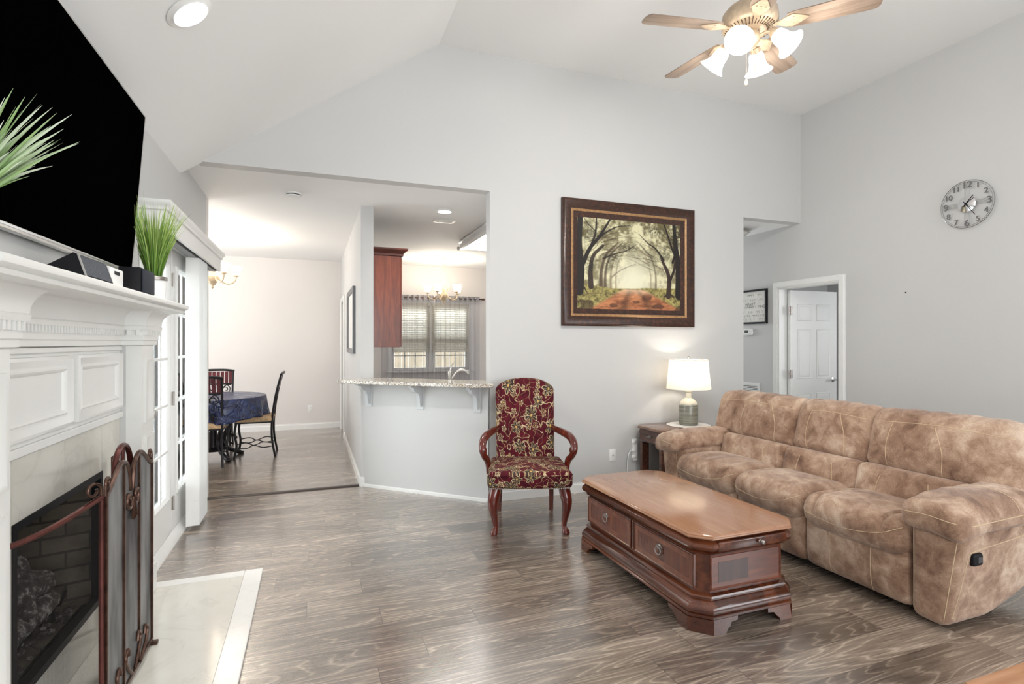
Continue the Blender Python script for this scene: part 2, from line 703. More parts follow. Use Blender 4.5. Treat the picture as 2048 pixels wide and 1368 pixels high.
casing('trim_bedroom_door', 'x', XR, RD0 + 0.01, RD1 - 0.01, RDZ - 0.01)
jamb('trim_bedroom_jamb', XR, XR + 0.12, RD0, RD1, RDZ)
casing('trim_dining_door', 'x', HX, 8.37, 9.15, 2.05)
m = MB()
m.box((HX + 0.03, 8.365, 0), (HX + 0.07, 9.155, 2.055))
struct('door_4', m, M['trim'])
casing('trim_french_door', 'x', XL, DY0 + 0.012, DY1 - 0.012, DZ - 0.012, w=0.06, t=0.016, side=1)
jamb('trim_french_jamb', XL - 0.12, XL, DY0, DY1, DZ, 0.015)
m = MB()
m.prism([(XL - 0.12, 0), (XL + 0.012, 0), (XL + 0.012, 0.02), (XL - 0.005, 0.045), (XL - 0.02, 0.075), (XL - 0.12, 0.075)], 'y', DY0 + 0.015, DY1 - 0.015)
struct('trim_french_sill', m, M['trim'])


# ------------------------------------------------------------------ french doors
def glass():
    t = NT('clear_window_glass')
    tr = t.n('ShaderNodeBsdfTransparent')
    tr.inputs[0].default_value = (0.93, 0.95, 0.95, 1)
    gl = t.n('ShaderNodeBsdfGlossy')
    gl.inputs['Roughness'].default_value = 0.03
    fr = t.n('ShaderNodeFresnel')
    fr.inputs[0].default_value = 1.35
    mx = t.n('ShaderNodeMixShader')
    t.t.links.new(fr.outputs[0], mx.inputs[0])
    t.t.links.new(tr.outputs[0], mx.inputs[1])
    t.t.links.new(gl.outputs[0], mx.inputs[2])
    t.t.links.new(mx.outputs[0], t.out.inputs[0])
    return t.m


M['glass'] = glass()


def french_leaf(name, y0, y1, knob_y):
    x0, x1 = XL - 0.065, XL - 0.02
    zb, zt = 0.08, DZ - 0.018
    st, br, tr = 0.125, 0.27, 0.14
    m = MB()
    m.box((x0, y0, zb), (x1, y0 + st, zt), 0.002, 1)
    m.box((x0, y1 - st, zb), (x1, y1, zt), 0.002, 1)
    m.box((x0, y0 + st, zb), (x1, y1 - st, zb + br))
    m.box((x0, y0 + st, zt - tr), (x1, y1 - st, zt))
    # raised bead around the glass
    m.frame((x1, y0 + st - 0.03, zb + br - 0.03), (0, 1, 0), (0, 0, 1), (y1 - y0) - 2 * st + 0.06, zt - zb - br - tr + 0.06,
            [(0, 0), (0.004, 0.012), (0.02, 0.014), (0.03, 0.004), (0.036, -0.01)])
    o = struct(name, m, M['trim'])
    gy0, gy1, gz0, gz1 = y0 + st, y1 - st, zb + br, zt - tr
    mu = MB()
    for k in (1, 2):
        y = gy0 + (gy1 - gy0) * k / 3
        mu.box((x1 - 0.012, y - 0.009, gz0), (x1 + 0.002, y + 0.009, gz1), 0.003, 1)
    for k in (1, 2, 3, 4):
        z = gz0 + (gz1 - gz0) * k / 5
        mu.box((x1 - 0.012, gy0, z - 0.009), (x1 + 0.003, gy1, z + 0.009), 0.003, 1)
    mu.build('muntin', M['trim'], o)
    g = MB()
    g.box((x0 + 0.018, gy0, gz0), (x0 + 0.022, gy1, gz1))
    g.build('glass_pane', M['glass'], o)
    for z in (0.28, 1.02, 1.86):
        h = MB()
        yy = y1 if y1 < 4.6 else y0
        h.cyl((x1 + 0.009, 4.41, z - 0.05), (x1 + 0.009, 4.41, z + 0.05), 0.007, n=10)
        h.box((x1, 4.388, z - 0.045), (x1 + 0.004, 4.432, z + 0.045))
        if y1 < 4.6:
            hh = h.build('hinge', M['nickel'], o)
    if knob_y:
        k = MB()
        Mx = Matrix.Translation((x1, knob_y, 1.0)) @ Matrix.Rotation(R(90), 4, 'Y')
        k.lathe([(0.032, 0), (0.032, 0.006), (0.012, 0.01), (0.011, 0.035), (0.026, 0.045), (0.03, 0.06), (0.022, 0.072), (0.004, 0.075)], n=24, M=Mx)
        k.build('door_knob', M['nickel'], o)
        k = MB()
        Mx = Matrix.Translation((x1, knob_y, 1.14)) @ Matrix.Rotation(R(90), 4, 'Y')
        k.lathe([(0.03, 0), (0.03, 0.012), (0.02, 0.018), (0.004, 0.019)], n=24, M=Mx)
        k.box((x1 + 0.016, knob_y - 0.006, 1.125), (x1 + 0.034, knob_y + 0.006, 1.155), 0.003, 1)
        k.build('deadbolt', M['nickel'], o)
    return o


french_leaf('door_1', DY0 + 0.018, 4.405, DY0 + 0.075)
french_leaf('door_2', 4.415, DY1 - 0.018, None)

# terrace outside the french doors
m = MB()
m.box((-9, 0.5, -0.12), (-1.03, 5.58, -0.02))
o = struct('ground', m, flat('pale_concrete', srgb(205, 203, 198), 0.8, var=0.05))


# ------------------------------------------------------------------ six panel door standing open into the bedroom
def six_panel_door():
    w, h, t = 0.75, 2.02, 0.035
    m = MB()
    m.box((0, -t, 0), (w, 0, h), 0.002, 1)
    cols = ((0.105, 0.335), (0.415, 0.645))
    rows = ((0.24, 0.80), (0.97, 1.56), (1.66, 1.86))
    for a, b in cols:
        for z0, z1 in rows:
            # moulded panel on the visible face (local -y)
            m.frame((a, -t, z0), (1, 0, 0), (0, 0, 1), b - a, z1 - z0,
                    [(0, 0.0), (0.006, 0.0035), (0.014, 0.001), (0.018, 0.0008), (0.034, 0.006), (0.04, 0.006)], cap=True)
    a = math.atan2(-math.cos(R(90)), math.sin(R(90)))
    o = m.build('door_3', M['trim'], smooth=30)
    o['kind'] = 'structure'
    o.location = (XR + 0.128, RD1 - 0.028, 0.012)
    o.rotation_euler = (0, 0, a)
    k = MB()
    Mx = Matrix.Translation((w - 0.065, -t, 0.95)) @ Matrix.Rotation(R(90), 4, 'X')
    k.lathe([(0.03, 0), (0.03, 0.006), (0.012, 0.012), (0.011, 0.045), (0.004, 0.048)], n=24, M=Mx)
    k.tube([(w - 0.065, -t - 0.04, 0.95), (w - 0.1, -t - 0.045, 0.952), (w - 0.155, -t - 0.042, 0.946)], [0.011, 0.01, 0.008], 10)
    k.build('door_handle', M['chrome'], o, local=True)
    for z in (0.25, 1.03, 1.78):
        hh = MB()
        hh.cyl((-0.002, -t - 0.006, z - 0.05), (-0.002, -t - 0.006, z + 0.05), 0.007, n=10)
        hh.box((0.0, -t - 0.003, z - 0.05), (0.036, -t, z + 0.05))
        hh.box((-0.03, -t - 0.003, z - 0.05), (0.0, -t, z + 0.05))
        hh.build('hinge', M['pewter'], o, local=True)
    return o


six_panel_door()


# ------------------------------------------------------------------ fireplace
def marble(name, base, vein, rough=0.12, tile=None):
    t = NT(name)
    v = t.coord((1, 1, 1))
    w = t.noise(v, 2.2, 4, 0.6, 1.2)
    vein_f = t.ramp(t.math('ABSOLUTE', t.math('SUBTRACT', w, 0.5)), [(0.0, (1, 1, 1)), (0.012, (0.25, 0.25, 0.25)), (0.05, (0, 0, 0))])
    cloud = t.noise(v, 5.0, 4, 0.6)
    c = t.ramp(cloud, [(0.3, tuple(q * 0.93 for q in base)), (0.7, base)])
    c = t.mix(t.math('MULTIPLY', vein_f, 0.16), c, vein)
    t.bs(Base_Color=c, Roughness=rough)
    return t.m


M['marble'] = marble('cream_marble', srgb(222, 219, 210), srgb(160, 156, 146))
M['marble_white'] = marble('white_marble_border', srgb(240, 239, 236), srgb(205, 203, 198), 0.15)
M['grout'] = flat('grey_grout', srgb(190, 187, 178), 0.8)


def firebrick():
    t = NT('sooty_firebrick')
    v = t.coord()
    x, y, z = t.sep(v)
    br = t.n('ShaderNodeTexBrick')
    t.set(br.inputs['Vector'], t.comb(t.math('ADD', x, y), z, 0))
    br.inputs['Color1'].default_value = (*srgb(120, 110, 96), 1)
    br.inputs['Color2'].default_value = (*srgb(96, 88, 78), 1)
    br.inputs['Mortar'].default_value = (*srgb(70, 64, 58), 1)
    br.inputs['Scale'].default_value = 1.0
    br.inputs['Mortar Size'].default_value = 0.006
    br.inputs['Brick Width'].default_value = 0.22
    br.inputs['Row Height'].default_value = 0.075
    n_ = t.noise(v, 7, 4)
    t.bs(Base_Color=t.mix(t.ramp(n_, [(0.4, (0, 0, 0)), (0.7, (0.8, 0.8, 0.8))]), br.outputs[0], srgb(48, 44, 42)), Roughness=0.9)
    return t.m


XC = -0.934          # face of the recessed middle panel
XP = -0.84           # face of the pilasters
FO0, FO1, FZ0, FZ1 = 2.26, 3.08, 0.19, 0.805   # firebox opening
PW = 0.225
fp = thing('fireplace', 'white carved wood fireplace with cream marble surround built into the side wall', 'fireplace', (XL, 2.67, 0))

# middle board with two framed panels
m = MB()
m.box((XL - 0.11, FY0 + 0.001, 1.03), (XC - 0.001, FY1 - 0.001, 1.3995))
m.box((XC - 0.001, FY0 + 0.001, 1.03), (XC + 0.014, FY1 - 0.001, 1.062), 0.003, 1)
m.box((XC, FY0 + 0.001, 1.378), (XC + 0.01, FY1 - 0.001, 1.3995), 0.003, 1)
m.build('overmantel_board', M['mantel'], fp)
for a, b in ((2.045, 2.69), (2.735, 3.305)):
    m = MB()
    m.frame((XC, a, 1.085), (0, 1, 0), (0, 0, 1), b - a, 0.28,
            [(0, 0), (0.0, 0.020), (0.012, 0.024), (0.022, 0.020), (0.034, 0.012), (0.046, 0.012), (0.052, 0.017), (0.060, 0.013), (0.066, 0.002)], cap=True)
    m.build('panel_moulding', M['mantel'], fp)

# marble slabs round the firebox
m = MB()
xb = XL - 0.10
m.box((xb, FY0 + 0.001, 0.02), (XC - 0.004, FO0, 1.03))
m.box((xb, FO1, 0.02), (XC - 0.004, FY1 - 0.001, 1.03))
m.box((xb, FO0, FZ1), (XC - 0.004, FO1, 1.03))
m.box((xb, FO0, 0.02), (XC - 0.004, FO1, FZ0))
mo = m.build('marble_surround', M['marble'], fp)
m = MB()
for y in (FO0 - 0.001, FO1 + 0.001, 2.67):
    m.box((XC - 0.005, y - 0.001, FZ1 if y == 2.67 else 0.02), (XC - 0.0035, y + 0.001, 1.03))
m.build('joint', M['grout'], mo)

# pilasters with recessed panels on their faces
for y0, y1 in ((FY0 - PW, FY0), (FY1, FY1 + PW)):
    m = MB()
    m.box((XL, y0, 0.02), (XP, y1, 1.42))
    m.box((XL, y0 - 0.012, 0.02), (XP + 0.014, y1 + 0.012, 0.18), 0.004, 1)
    m.box((XL, y0 - 0.006, 0.18), (XP + 0.007, y1 + 0.006, 0.2), 0.003, 1)
    po = m.build('pilaster', M['mantel'], fp)
    for z0, h in ((0.26, 0.66), (0.99, 0.34)):
        m = MB()
        m.frame((XP, y0 + 0.035, z0), (0, 1, 0), (0, 0, 1), PW - 0.07, h,
                [(0, 0), (0.0, 0.012), (0.008, 0.014), (0.02, 0.010), (0.034, 0.002)], cap=True)
        m.build('panel_moulding', M['mantel'], po)

# entablature: mouldings follow the stepped plan (pilaster blocks stand forward)
BL0, BL1 = FY0 - PW - 0.012, FY0 + 0.012
BR0, BR1 = FY1 - 0.012, FY1 + PW + 0.012


def step_ring(p, z):
    xo, xi = XP + p, XC + p
    return [(XL, BL0 - p, z), (xo, BL0 - p, z), (xo, BL1 + p, z), (xi, BL1 + p, z), (xi, BR0 - p, z), (xo, BR0 - p, z), (xo, BR1 + p, z), (XL, BR1 + p, z),
            (XL - 0.1, BR1 + p - 0.1 - p - 0.15, z), (XL - 0.1, BL0 - p + 0.1 + p + 0.15, z)]


def straight_ring(x, e, z):
    """ring over the full length: steps vanish under the shelf"""
    y0, y1 = BL0 - e, BR1 + e
    return [(XL, y0, z), (x, y0, z), (x, y1, z), (XL, y1, z)]


m = MB()
prof = [(0.001, 1.40), (0.012, 1.405), (0.012, 1.425), (0.018, 1.43), (0.018, 1.455)]
m.rings([step_ring(p, z) for p, z in prof])
m.build('architrave', M['mantel'], fp)
# dentils
m = MB()
zd0, zd1 = 1.455, 1.482
m.rings([step_ring(0.016, zd0), step_ring(0.016, zd1)])


def dent_run(p, q, d, w=0.014, g=0.012, t=0.013):
    p, q, d = Vector(p), Vector(q), Vector(d)
    L = (q - p).length
    u = (q - p) / L
    n_ = int(L / (w + g))
    for i in range(n_):
        a = p + u * (i + 0.5) * L / n_ - u * w / 2
        vs = [a, a + u * w, a + u * w + d * t, a + d * t]
        m.prism([(s.x, s.y) for s in vs], 'z', zd0, zd1)


po = 0.016
dent_run((XP + po, BL0 - po, 0), (XP + po, BL1 + po, 0), (1, 0, 0))
dent_run((XC + po, BL1 + po, 0), (XC + po, BR0 - po, 0), (1, 0, 0))
dent_run((XC + po + 0.012, BR0 - po, 0), (XP + po, BR0 - po, 0), (0, -1, 0), w=0.02, g=0.016)
dent_run((XP + po, BR0 - po, 0), (XP + po, BR1 + po, 0), (1, 0, 0))
m.build('dentil_band', M['mantel'], fp)
# cove under the shelf, still stepped, then the shelf itself
m = MB()
prof = [(0.03, 1.482), (0.034, 1.50), (0.028, 1.506)]
for i in range(9):
    a = R(90 * i / 8)
    prof.append((0.03 + 0.075 * (1 - math.cos(a)), 1.507 + 0.085 * math.sin(a)))
prof += [(0.108, 1.594), (0.108, 1.6)]
m.rings([step_ring(p, z) for p, z in prof])
m.build('cove_moulding', M['mantel'], fp)
m = MB()
e, xs_ = 0.125, XP + 0.125
prof = [(-0.012, 1.585), (0.0, 1.59), (0.004, 1.6), (-0.002, 1.606), (0.012, 1.61), (0.018, 1.616), (0.02, 1.63), (0.016, 1.638), (0.008, 1.64)]
m.rings([straight_ring(xs_ + p, e + p, z) for p, z in prof])
m.build('mantel_shelf', M['mantel'], fp)

# firebox
m = MB()
x0, x1 = -1.36, XC - 0.02
w = 0.04
m.box((x0 - w, FO0 - 0.04, FZ0 - 0.03), (x0, FO1 + 0.04, FZ1 + 0.25))
m.prism([(x1, FO0 - w), (x1, FO0), (x0, FO0 + 0.12), (x0, FO0 - w)], 'z', FZ0 - 0.03, FZ1 + 0.25)
m.prism([(x1, FO1 + w), (x1, FO1), (x0, FO1 - 0.12), (x0, FO1 + w)], 'z', FZ0 - 0.03, FZ1 + 0.25)
m.box((x0, FO0 - 0.04, FZ0 - 0.03), (x1, FO1 + 0.04, FZ0))
m.box((x0, FO0 - 0.04, FZ1 + 0.2), (x1, FO1 + 0.04, FZ1 + 0.25))
m.build('firebox', firebrick(), fp)
m = MB()
m.prism([(XC - 0.008, FZ1 - 0.004), (XC - 0.02, FZ1 - 0.004), (XC - 0.16, FZ1 - 0.12), (XC - 0.15, FZ1 - 0.13)], 'y', FO0 + 0.002, FO1 - 0.002)
m.build('smoke_hood', M['black'], fp)
m = MB()
m.frame((XC - 0.006, FO0 - 0.002, FZ0 - 0.002), (0, 1, 0), (0, 0, 1), FO1 - FO0 + 0.004, FZ1 - FZ0 + 0.004, [(0, -0.03), (0, 0.006), (0.03, 0.006), (0.03, -0.03)])
m.build('firebox_frame', M['black'], fp)
# brass gas valve in the marble below the opening
m = MB()
Mx = Matrix.Translation((XC - 0.004, 2.275, 0.155)) @ Matrix.Rotation(R(90), 4, 'Y')
m.lathe([(0.03, 0), (0.03, 0.006), (0.014, 0.01), (0.012, 0.03), (0.017, 0.034), (0.018, 0.055), (0.012, 0.062), (0.003, 0.063)], n=20, M=Mx)
m.build('gas_valve', M['brass'], fp)

# hearth
m = MB()
m.box((XL - 0.1, 1.67, 0.0), (-0.385, 3.585, 0.018))
m.build('hearth_slab', M['marble'], fp)
m = MB()
HX0, HX1, HY0, HY1 = -0.87, -0.285, 1.60, 3.665
m.box((-0.385, HY0, 0), (HX1, HY1, 0.019), 0.003, 1)
m.box((HX0 + 0.02, 3.585, 0), (-0.386, HY1, 0.019), 0.003, 1)
m.box((HX0 + 0.02, HY0, 0), (-0.386, 1.67, 0.019), 0.003, 1)
m.build('hearth_border', M['marble_white'], fp)

# ------------------------------------------------------------------ burnt logs on a grate
lg = thing('fire_grate', 'black iron grate of charred logs inside the firebox', 'fire grate', (-1.14, 2.67, FZ0))
m = MB()
for i in range(7):
    y = 2.40 + i * 0.09
    m.tube([(-1.24, y, FZ0 + 0.16), (-1.22, y, FZ0 + 0.07), (-1.05, y, FZ0 + 0.06), (-1.03, y, FZ0 + 0.12)], 0.008, 6)
for x in (-1.2, -1.07):
    m.tube([(x, 2.38, FZ0 + 0.055), (x, 2.97, FZ0 + 0.055)], 0.008, 6)
    for y in (2.42, 2.92):
        m.tube([(x, y, FZ0), (x, y, FZ0 + 0.055)], 0.007, 6)
m.build('grate', M['iron'], lg)


def charred():
    t = NT('charred_log')
    v = t.coord()
    a = t.noise(v, 28, 5, 0.7)
    t.bs(Base_Color=t.ramp(a, [(0.3, srgb(26, 24, 24)), (0.52, srgb(78, 72, 70)), (0.68, srgb(196, 190, 184))]), Roughness=0.9)
    t.bump(a, 0.8, 0.02)
    return t.m


M['char'] = charred()
rl = random.Random(3)
for p, q, r in (((-1.19, 2.36, FZ0 + 0.14), (-1.17, 2.98, FZ0 + 0.15), 0.06), ((-1.06, 2.40, FZ0 + 0.13), (-1.07, 2.86, FZ0 + 0.12), 0.05),
                ((-1.15, 2.46, FZ0 + 0.24), (-1.07, 2.84, FZ0 + 0.22), 0.052), ((-1.03, 2.60, FZ0 + 0.14), (-1.14, 2.80, FZ0 + 0.32), 0.032),
                ((-1.2, 2.42, FZ0 + 0.31), (-1.14, 2.66, FZ0 + 0.33), 0.04)):
    pts = [Vector(p).lerp(Vector(q), i / 10) + Vector((rl.uniform(-1, 1), 0, rl.uniform(-1, 1))) * 0.008 for i in range(11)]
    m = MB()
    m.tube(pts, [r * rl.uniform(0.85, 1.12) for _ in pts], 12)
    m.build('log', M['char'], lg)
m = MB()
for i in range(170):
    c = (rl.uniform(-1.28, -0.99), rl.uniform(2.33, 3.0), FZ0 + 0.012 + rl.random() * 0.02)
    s = rl.uniform(0.012, 0.03)
    m.soft(c, (s, s * rl.uniform(.7, 1.3), s * 0.8), s * 0.3, (2, 2, 2))
e = m.build('ember', M['char'], lg)
e['kind'] = 'stuff'

# ------------------------------------------------------------------ folding fire screen
def mesh_screen():
    t = NT('fine_black_fire_mesh')
    v = t.coord((620, 620, 620))
    x, y, z = t.sep(v)
    a = t.math('SINE', t.math('ADD', x, y))
    b = t.math('SINE', z)
    hole = t.math('GREATER_THAN', t.math('MINIMUM', t.math('ABSOLUTE', a), t.math('ABSOLUTE', b)), 0.58)
    big = t.noise(t.coord((9, 9, 2.2)), 1.0, 3)
    t.bs(Base_Color=t.ramp(big, [(0.35, srgb(64, 64, 66)), (0.65, srgb(140, 140, 140))]), Roughness=0.5, Metallic=0.2, Alpha=1.0)
    return t.m


def mesh_open():
    t = NT('open_fire_mesh')
    x, y, z = t.sep(t.coord((900, 900, 900)))
    f = t.math('MINIMUM', t.math('ABSOLUTE', t.math('SINE', t.math('ADD', x, y))), t.math('ABSOLUTE', t.math('SINE', z)))
    t.bs(Base_Color=srgb(60, 56, 54), Roughness=0.5, Alpha=t.math('LESS_THAN', f, 0.13))
    return t.m


M['mesh'] = mesh_screen()
M['mesh_open'] = mesh_open()
fs = thing('fire_screen', 'folding bronze fire screen with scrolled arched tops standing on the marble hearth', 'fire screen', (-0.70, 2.63, 0.019))
SX = -0.70
A0, A1 = 2.335, 2.925
ZB = 0.032


def panel_curve(y0, y1, zs, zp):
    """S-curves from each post up to a shoulder and down to the middle scroll"""
    c = (y0 + y1) / 2
    q = (y1 - y0) / 2
    left = bez([(SX, y0, zs), (SX, y0 + 0.12 * q, zs + 0.012), (SX, y0 + 0.36 * q, zs + 0.055), (SX, y0 + 0.62 * q, zp), (SX, y0 + 0.86 * q, zp - 0.035), (SX, c - 0.012, zs - 0.05)], 10)
    return left


# centre panel
m = MB()
for y in (A0, A0 + (A1 - A0) / 3, A0 + 2 * (A1 - A0) / 3, A1):
    top = {0: 0.865, 1: 0.93, 2: 0.93, 3: 0.865}[round((y - A0) / ((A1 - A0) / 3))]
    m.box((SX - 0.008, y - 0.007, ZB), (SX + 0.008, y + 0.007, top), 0.002, 1)
m.box((SX - 0.008, A0, ZB), (SX + 0.008, A1, ZB + 0.018), 0.002, 1)
for y in (A0 + 0.01, A1 - 0.01):
    m.box((SX - 0.03, y - 0.012, 0.019), (SX + 0.03, y + 0.012, ZB + 0.004), 0.003, 1)
pc = m.build('center_panel', M['bronze'], fs)
L = panel_curve(A0, A1, 0.862, 0.945)
cy = (A0 + A1) / 2
Rr = [Vector((p[0], 2 * cy - p[1], p[2])) for p in L]
for s in (-1, 1):
    m = MB()
    m.tube(L if s < 0 else Rr, 0.0095, 8)
    m.tube(spiral((SX + 0.006, cy + s * 0.045, 0.78), 0.042, 0.010, 0 if s < 0 else 180, (-430 if s < 0 else 610), 30), 0.0075, 8)
    # scrolls on the posts
    y = A0 if s < 0 else A1
    m.tube(spiral((SX, y - s * 0.024, 0.905), 0.026, 0.008, -60 if s > 0 else 240, (300 if s > 0 else -120), 18), 0.006, 8)
    m.tube([(SX, y, 0.86), (SX, y, 0.9)], 0.007, 8)
    # scroll feet in the lower corners
    m.tube(bez([(SX + 0.008, cy + s * 0.02, 0.06), (SX + 0.008, cy + s * 0.07, 0.11), (SX + 0.008, cy + s * 0.10, 0.16), (SX + 0.008, cy + s * 0.07, 0.185), (SX + 0.008, cy + s * 0.055, 0.155)], 8), 0.007, 8)
    m.tube(bez([(SX + 0.008, cy + s * 0.09, 0.05), (SX + 0.008, cy + s * 0.17, 0.09), (SX + 0.008, cy + s * 0.20, 0.14), (SX + 0.008, cy + s * 0.17, 0.165), (SX + 0.008, cy + s * 0.155, 0.135)], 8), 0.007, 8)
    m.build('scroll_rail', M['bronze'], pc)
m = MB()
for k in range(5):
    a = R(-90 + (k - 2) * 16)
    m.tube([(SX + 0.008, cy, 0.77), (SX + 0.012, cy + 0.05 * math.cos(a) * 1.2, 0.74 + 0.05 * math.sin(a))], [0.008, 0.003], 6)
m.build('leaf_ornament', M['bronze'], pc)
m = MB()
lo = [(p[1], p[2]) for p in L[::3]] + [(p[1], p[2]) for p in Rr[::-3]]
m.prism([(A0, ZB + 0.01)] + [(A0, 0.862)] + lo + [(A1, 0.862), (A1, ZB + 0.01)], 'x', SX - 0.003, SX - 0.001)
m.build('mesh', M['mesh'], pc)
# arched loop behind the centre
m = MB()
lp = [(SX - 0.03, cy - 0.10, 0.80)] + arc((SX - 0.03, cy, 0.895), 0.10, 180, 0, 16, 'yz') + [(SX - 0.03, cy + 0.10, 0.80)]
m.tube(lp, 0.011, 8)
m.tube([(SX - 0.03, cy, 0.80), (SX - 0.03, cy, 0.99)], 0.008, 8)
m.tube([(SX - 0.03, cy - 0.10, 0.80), (SX - 0.008, cy - 0.10, 0.79)], 0.008, 8)
m.tube([(SX - 0.03, cy + 0.10, 0.80), (SX - 0.008, cy + 0.10, 0.79)], 0.008, 8)
m.build('arched_handle', M['bronze_red'], pc)


def wing(p, q, z0p, z1q, sag, name, mat):
    """side panel between two posts, top rail hanging in a curve"""
    p, q = Vector((*p, 0)), Vector((*q, 0))
    up = Vector((0, 0, 1))
    d = (q - p).normalized()
    n_ = 14
    top = []
    for i in range(n_ + 1):
        t = i / n_
        z = z0p + (z1q - z0p) * t - sag * 4 * t * (1 - t) * (0.6 + 0.4 * t)
        top.append(p.lerp(q, t) + up * z)
    m = MB()
    m.tube([p + up * ZB, p + up * z0p], 0.009, 8)
    m.tube([q + up * ZB, q + up * z1q], 0.009, 8)
    m.tube(top, 0.01, 8)
    m.tube([p + up * (ZB + 0.008), q + up * (ZB + 0.008)], 0.008, 8)
    o = m.build(name, mat, fs)
    m = MB()
    c = p + up * (z0p + 0.028) + d * 0.03
    m.tube([p + up * z0p] + [c + d * (0.03 * (1 - 0.6 * k / 12)) * math.cos(R(200 - 34 * k)) + up * (0.03 * (1 - 0.6 * k / 12)) * math.sin(R(200 - 34 * k)) for k in range(13)], 0.0055, 8)
    m.build('scrollwork', M['bronze'], o)
    m = MB()
    nn = d.cross(up) * 0.001
    bot = [p + up * ZB, q + up * ZB]
    vs = top + [p.lerp(q, i / n_) + up * ZB for i in range(n_ + 1)]
    m.add(vs, [(i, i + 1, n_ + 2 + i, n_ + 1 + i) for i in range(n_)])
    m.build('mesh', M['mesh_open'], o, smooth=0)
    return o


wing((SX - 0.006, A0 - 0.02), (-0.872, 2.035), 0.865, 0.80, 0.02, 'left_wing', M['bronze_red'])
wing((SX - 0.012, A1 - 0.012), (-0.905, 3.12), 0.84, 0.86, 0.03, 'right_wing', M['bronze'])

# ------------------------------------------------------------------ television
TY0, TY1 = 1.785, 3.24
tv = thing('television', 'large black flat television mounted above the white mantel', 'television', (-0.86, (TY0 + TY1) / 2, 1.772))
tilt = math.atan2(0.06, 0.805)
u = Vector((0, 1, 0))
v = Vector((math.sin(tilt), 0, math.cos(tilt)))
nv = u.cross(v)
TO = Vector((-0.86, TY0, 1.772))
TM = Matrix(((u.x, v.x, nv.x, TO.x), (u.y, v.y, nv.y, TO.y), (u.z, v.z, nv.z, TO.z), (0, 0, 0, 1)))
W_, H_ = TY1 - TY0, 0.807
m = MB()
m.box((0, 0, -0.03), (W_, H_, -0.004), 0.003, 1, M=TM)
m.box((0.2, 0.1, -0.055), (W_ - 0.2, 0.6, -0.03), 0.006, 1, M=TM)
m.build('back_shell', M['black'], tv)
m = MB()
m.frame(TM @ Vector((0, 0, -0.012)), u, v, W_, H_, [(0, 0), (0, 0.012), (0.004, 0.0135), (0.008, 0.0125)])
m.box((0, -0.012, -0.026), (W_, 0.0, 0.001), 0.002, 1, M=TM)
m.build('bezel', M['silver'], tv)
m = MB()
m.box((0.007, 0.007, -0.004), (W_ - 0.007, H_ - 0.007, -0.0005), M=TM)
m.build('screen', M['screen'], tv)
m = MB()
m.box((XL, 2.2, 1.95), (XL + 0.012, 2.8, 2.3))
for y in (2.3, 2.7):
    m.prism([(XL + 0.01, 1.83), (XL + 0.035, 1.80), (-0.885, 1.90), (-0.855, 2.3), (XL + 0.01, 2.3)], 'y', y, y + 0.03)
m.build('wall_mount', M['pewter'], tv)
m = MB()
m.tube(bez([(XL + 0.03, 2.62, 1.83), (XL + 0.04, 2.64, 1.74), (XL + 0.05, 2.66, 1.645)], 8), 0.006, 6)
m.build('cable', M['black'], tv)

# ------------------------------------------------------------------ speakers and box on the mantel
ZM = 1.6405


def grille():
    t = NT('dark_speaker_grille')
    v = t.coord((420, 420, 420))
    a = t.noise(v, 1.0, 2)
    t.bs(Base_Color=t.ramp(a, [(0.35, srgb(20, 22, 28)), (0.65, srgb(92, 98, 108))]), Roughness=0.7)
    t.bump(a, 0.4, 0.002)
    return t.m


M['grille'] = grille()
sp = thing('center_speaker', 'black wedge speaker with grey grille lying on the mantel below the television', 'speaker', (-0.76, 2.32, ZM))
m = MB()
m.prism([(-0.82, ZM), (-0.712, ZM), (-0.735, ZM + 0.075), (-0.745, ZM + 0.078), (-0.822, ZM + 0.03)], 'y', 2.185, 2.445)
m.build('cabinet', M['black'], sp)
m = MB()
m.prism([(-0.7115, ZM + 0.004), (-0.709, ZM + 0.005), (-0.732, ZM + 0.072), (-0.7345, ZM + 0.071)], 'y', 2.196, 2.434)
m.build('grille', M['grille'], sp)
for y in (2.185, 2.439):
    m = MB()
    m.prism([(-0.7125, ZM), (-0.707, ZM), (-0.731, ZM + 0.077), (-0.737, ZM + 0.077)], 'y', y, y + 0.006)
    m.build('edge_trim', M['silver'], sp)
sp = thing('satellite_speaker', 'small black box speaker on the mantel beside the potted grass', 'speaker', (-0.765, 2.95, ZM))
m = MB()
m.box((-0.81, 2.856, ZM), (-0.724, 3.06, ZM + 0.118), 0.004, 2)
m.build('cabinet', M['black'], sp)
m = MB()
m.box((-0.724, 2.862, ZM + 0.005), (-0.716, 3.054, ZM + 0.113), 0.004, 2)
m.build('grille', flat('navy_speaker_cloth', srgb(24, 30, 44), 0.75, var=0.3, vs=60), sp)
m = MB()
m.box((-0.80, 2.50, ZM), (-0.735, 2.66, ZM + 0.075), 0.006, 2)
sb = tag(m.build('streaming_box', M['white'], None, shift=(-0.767, 2.58, ZM)), 'small white box with a dark slot on the mantel between the two speakers', 'media box')
m = MB()
m.box((-0.7352, 2.55, ZM + 0.048), (-0.7338, 2.61, ZM + 0.062))
m.build('slot', M['black'], sb)


# ------------------------------------------------------------------ potted grasses
def leafmat(name, dark, lite, tip):
    t = NT(name)
    v = t.coord()
    info = t.n('ShaderNodeVertexColor', layer_name='shade')
    r, g, b = t.sep(info.outputs[0])
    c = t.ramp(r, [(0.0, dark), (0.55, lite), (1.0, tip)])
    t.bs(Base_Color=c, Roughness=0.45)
    t.b.inputs['Transmission Weight'].default_value = 0.0
    return t.m


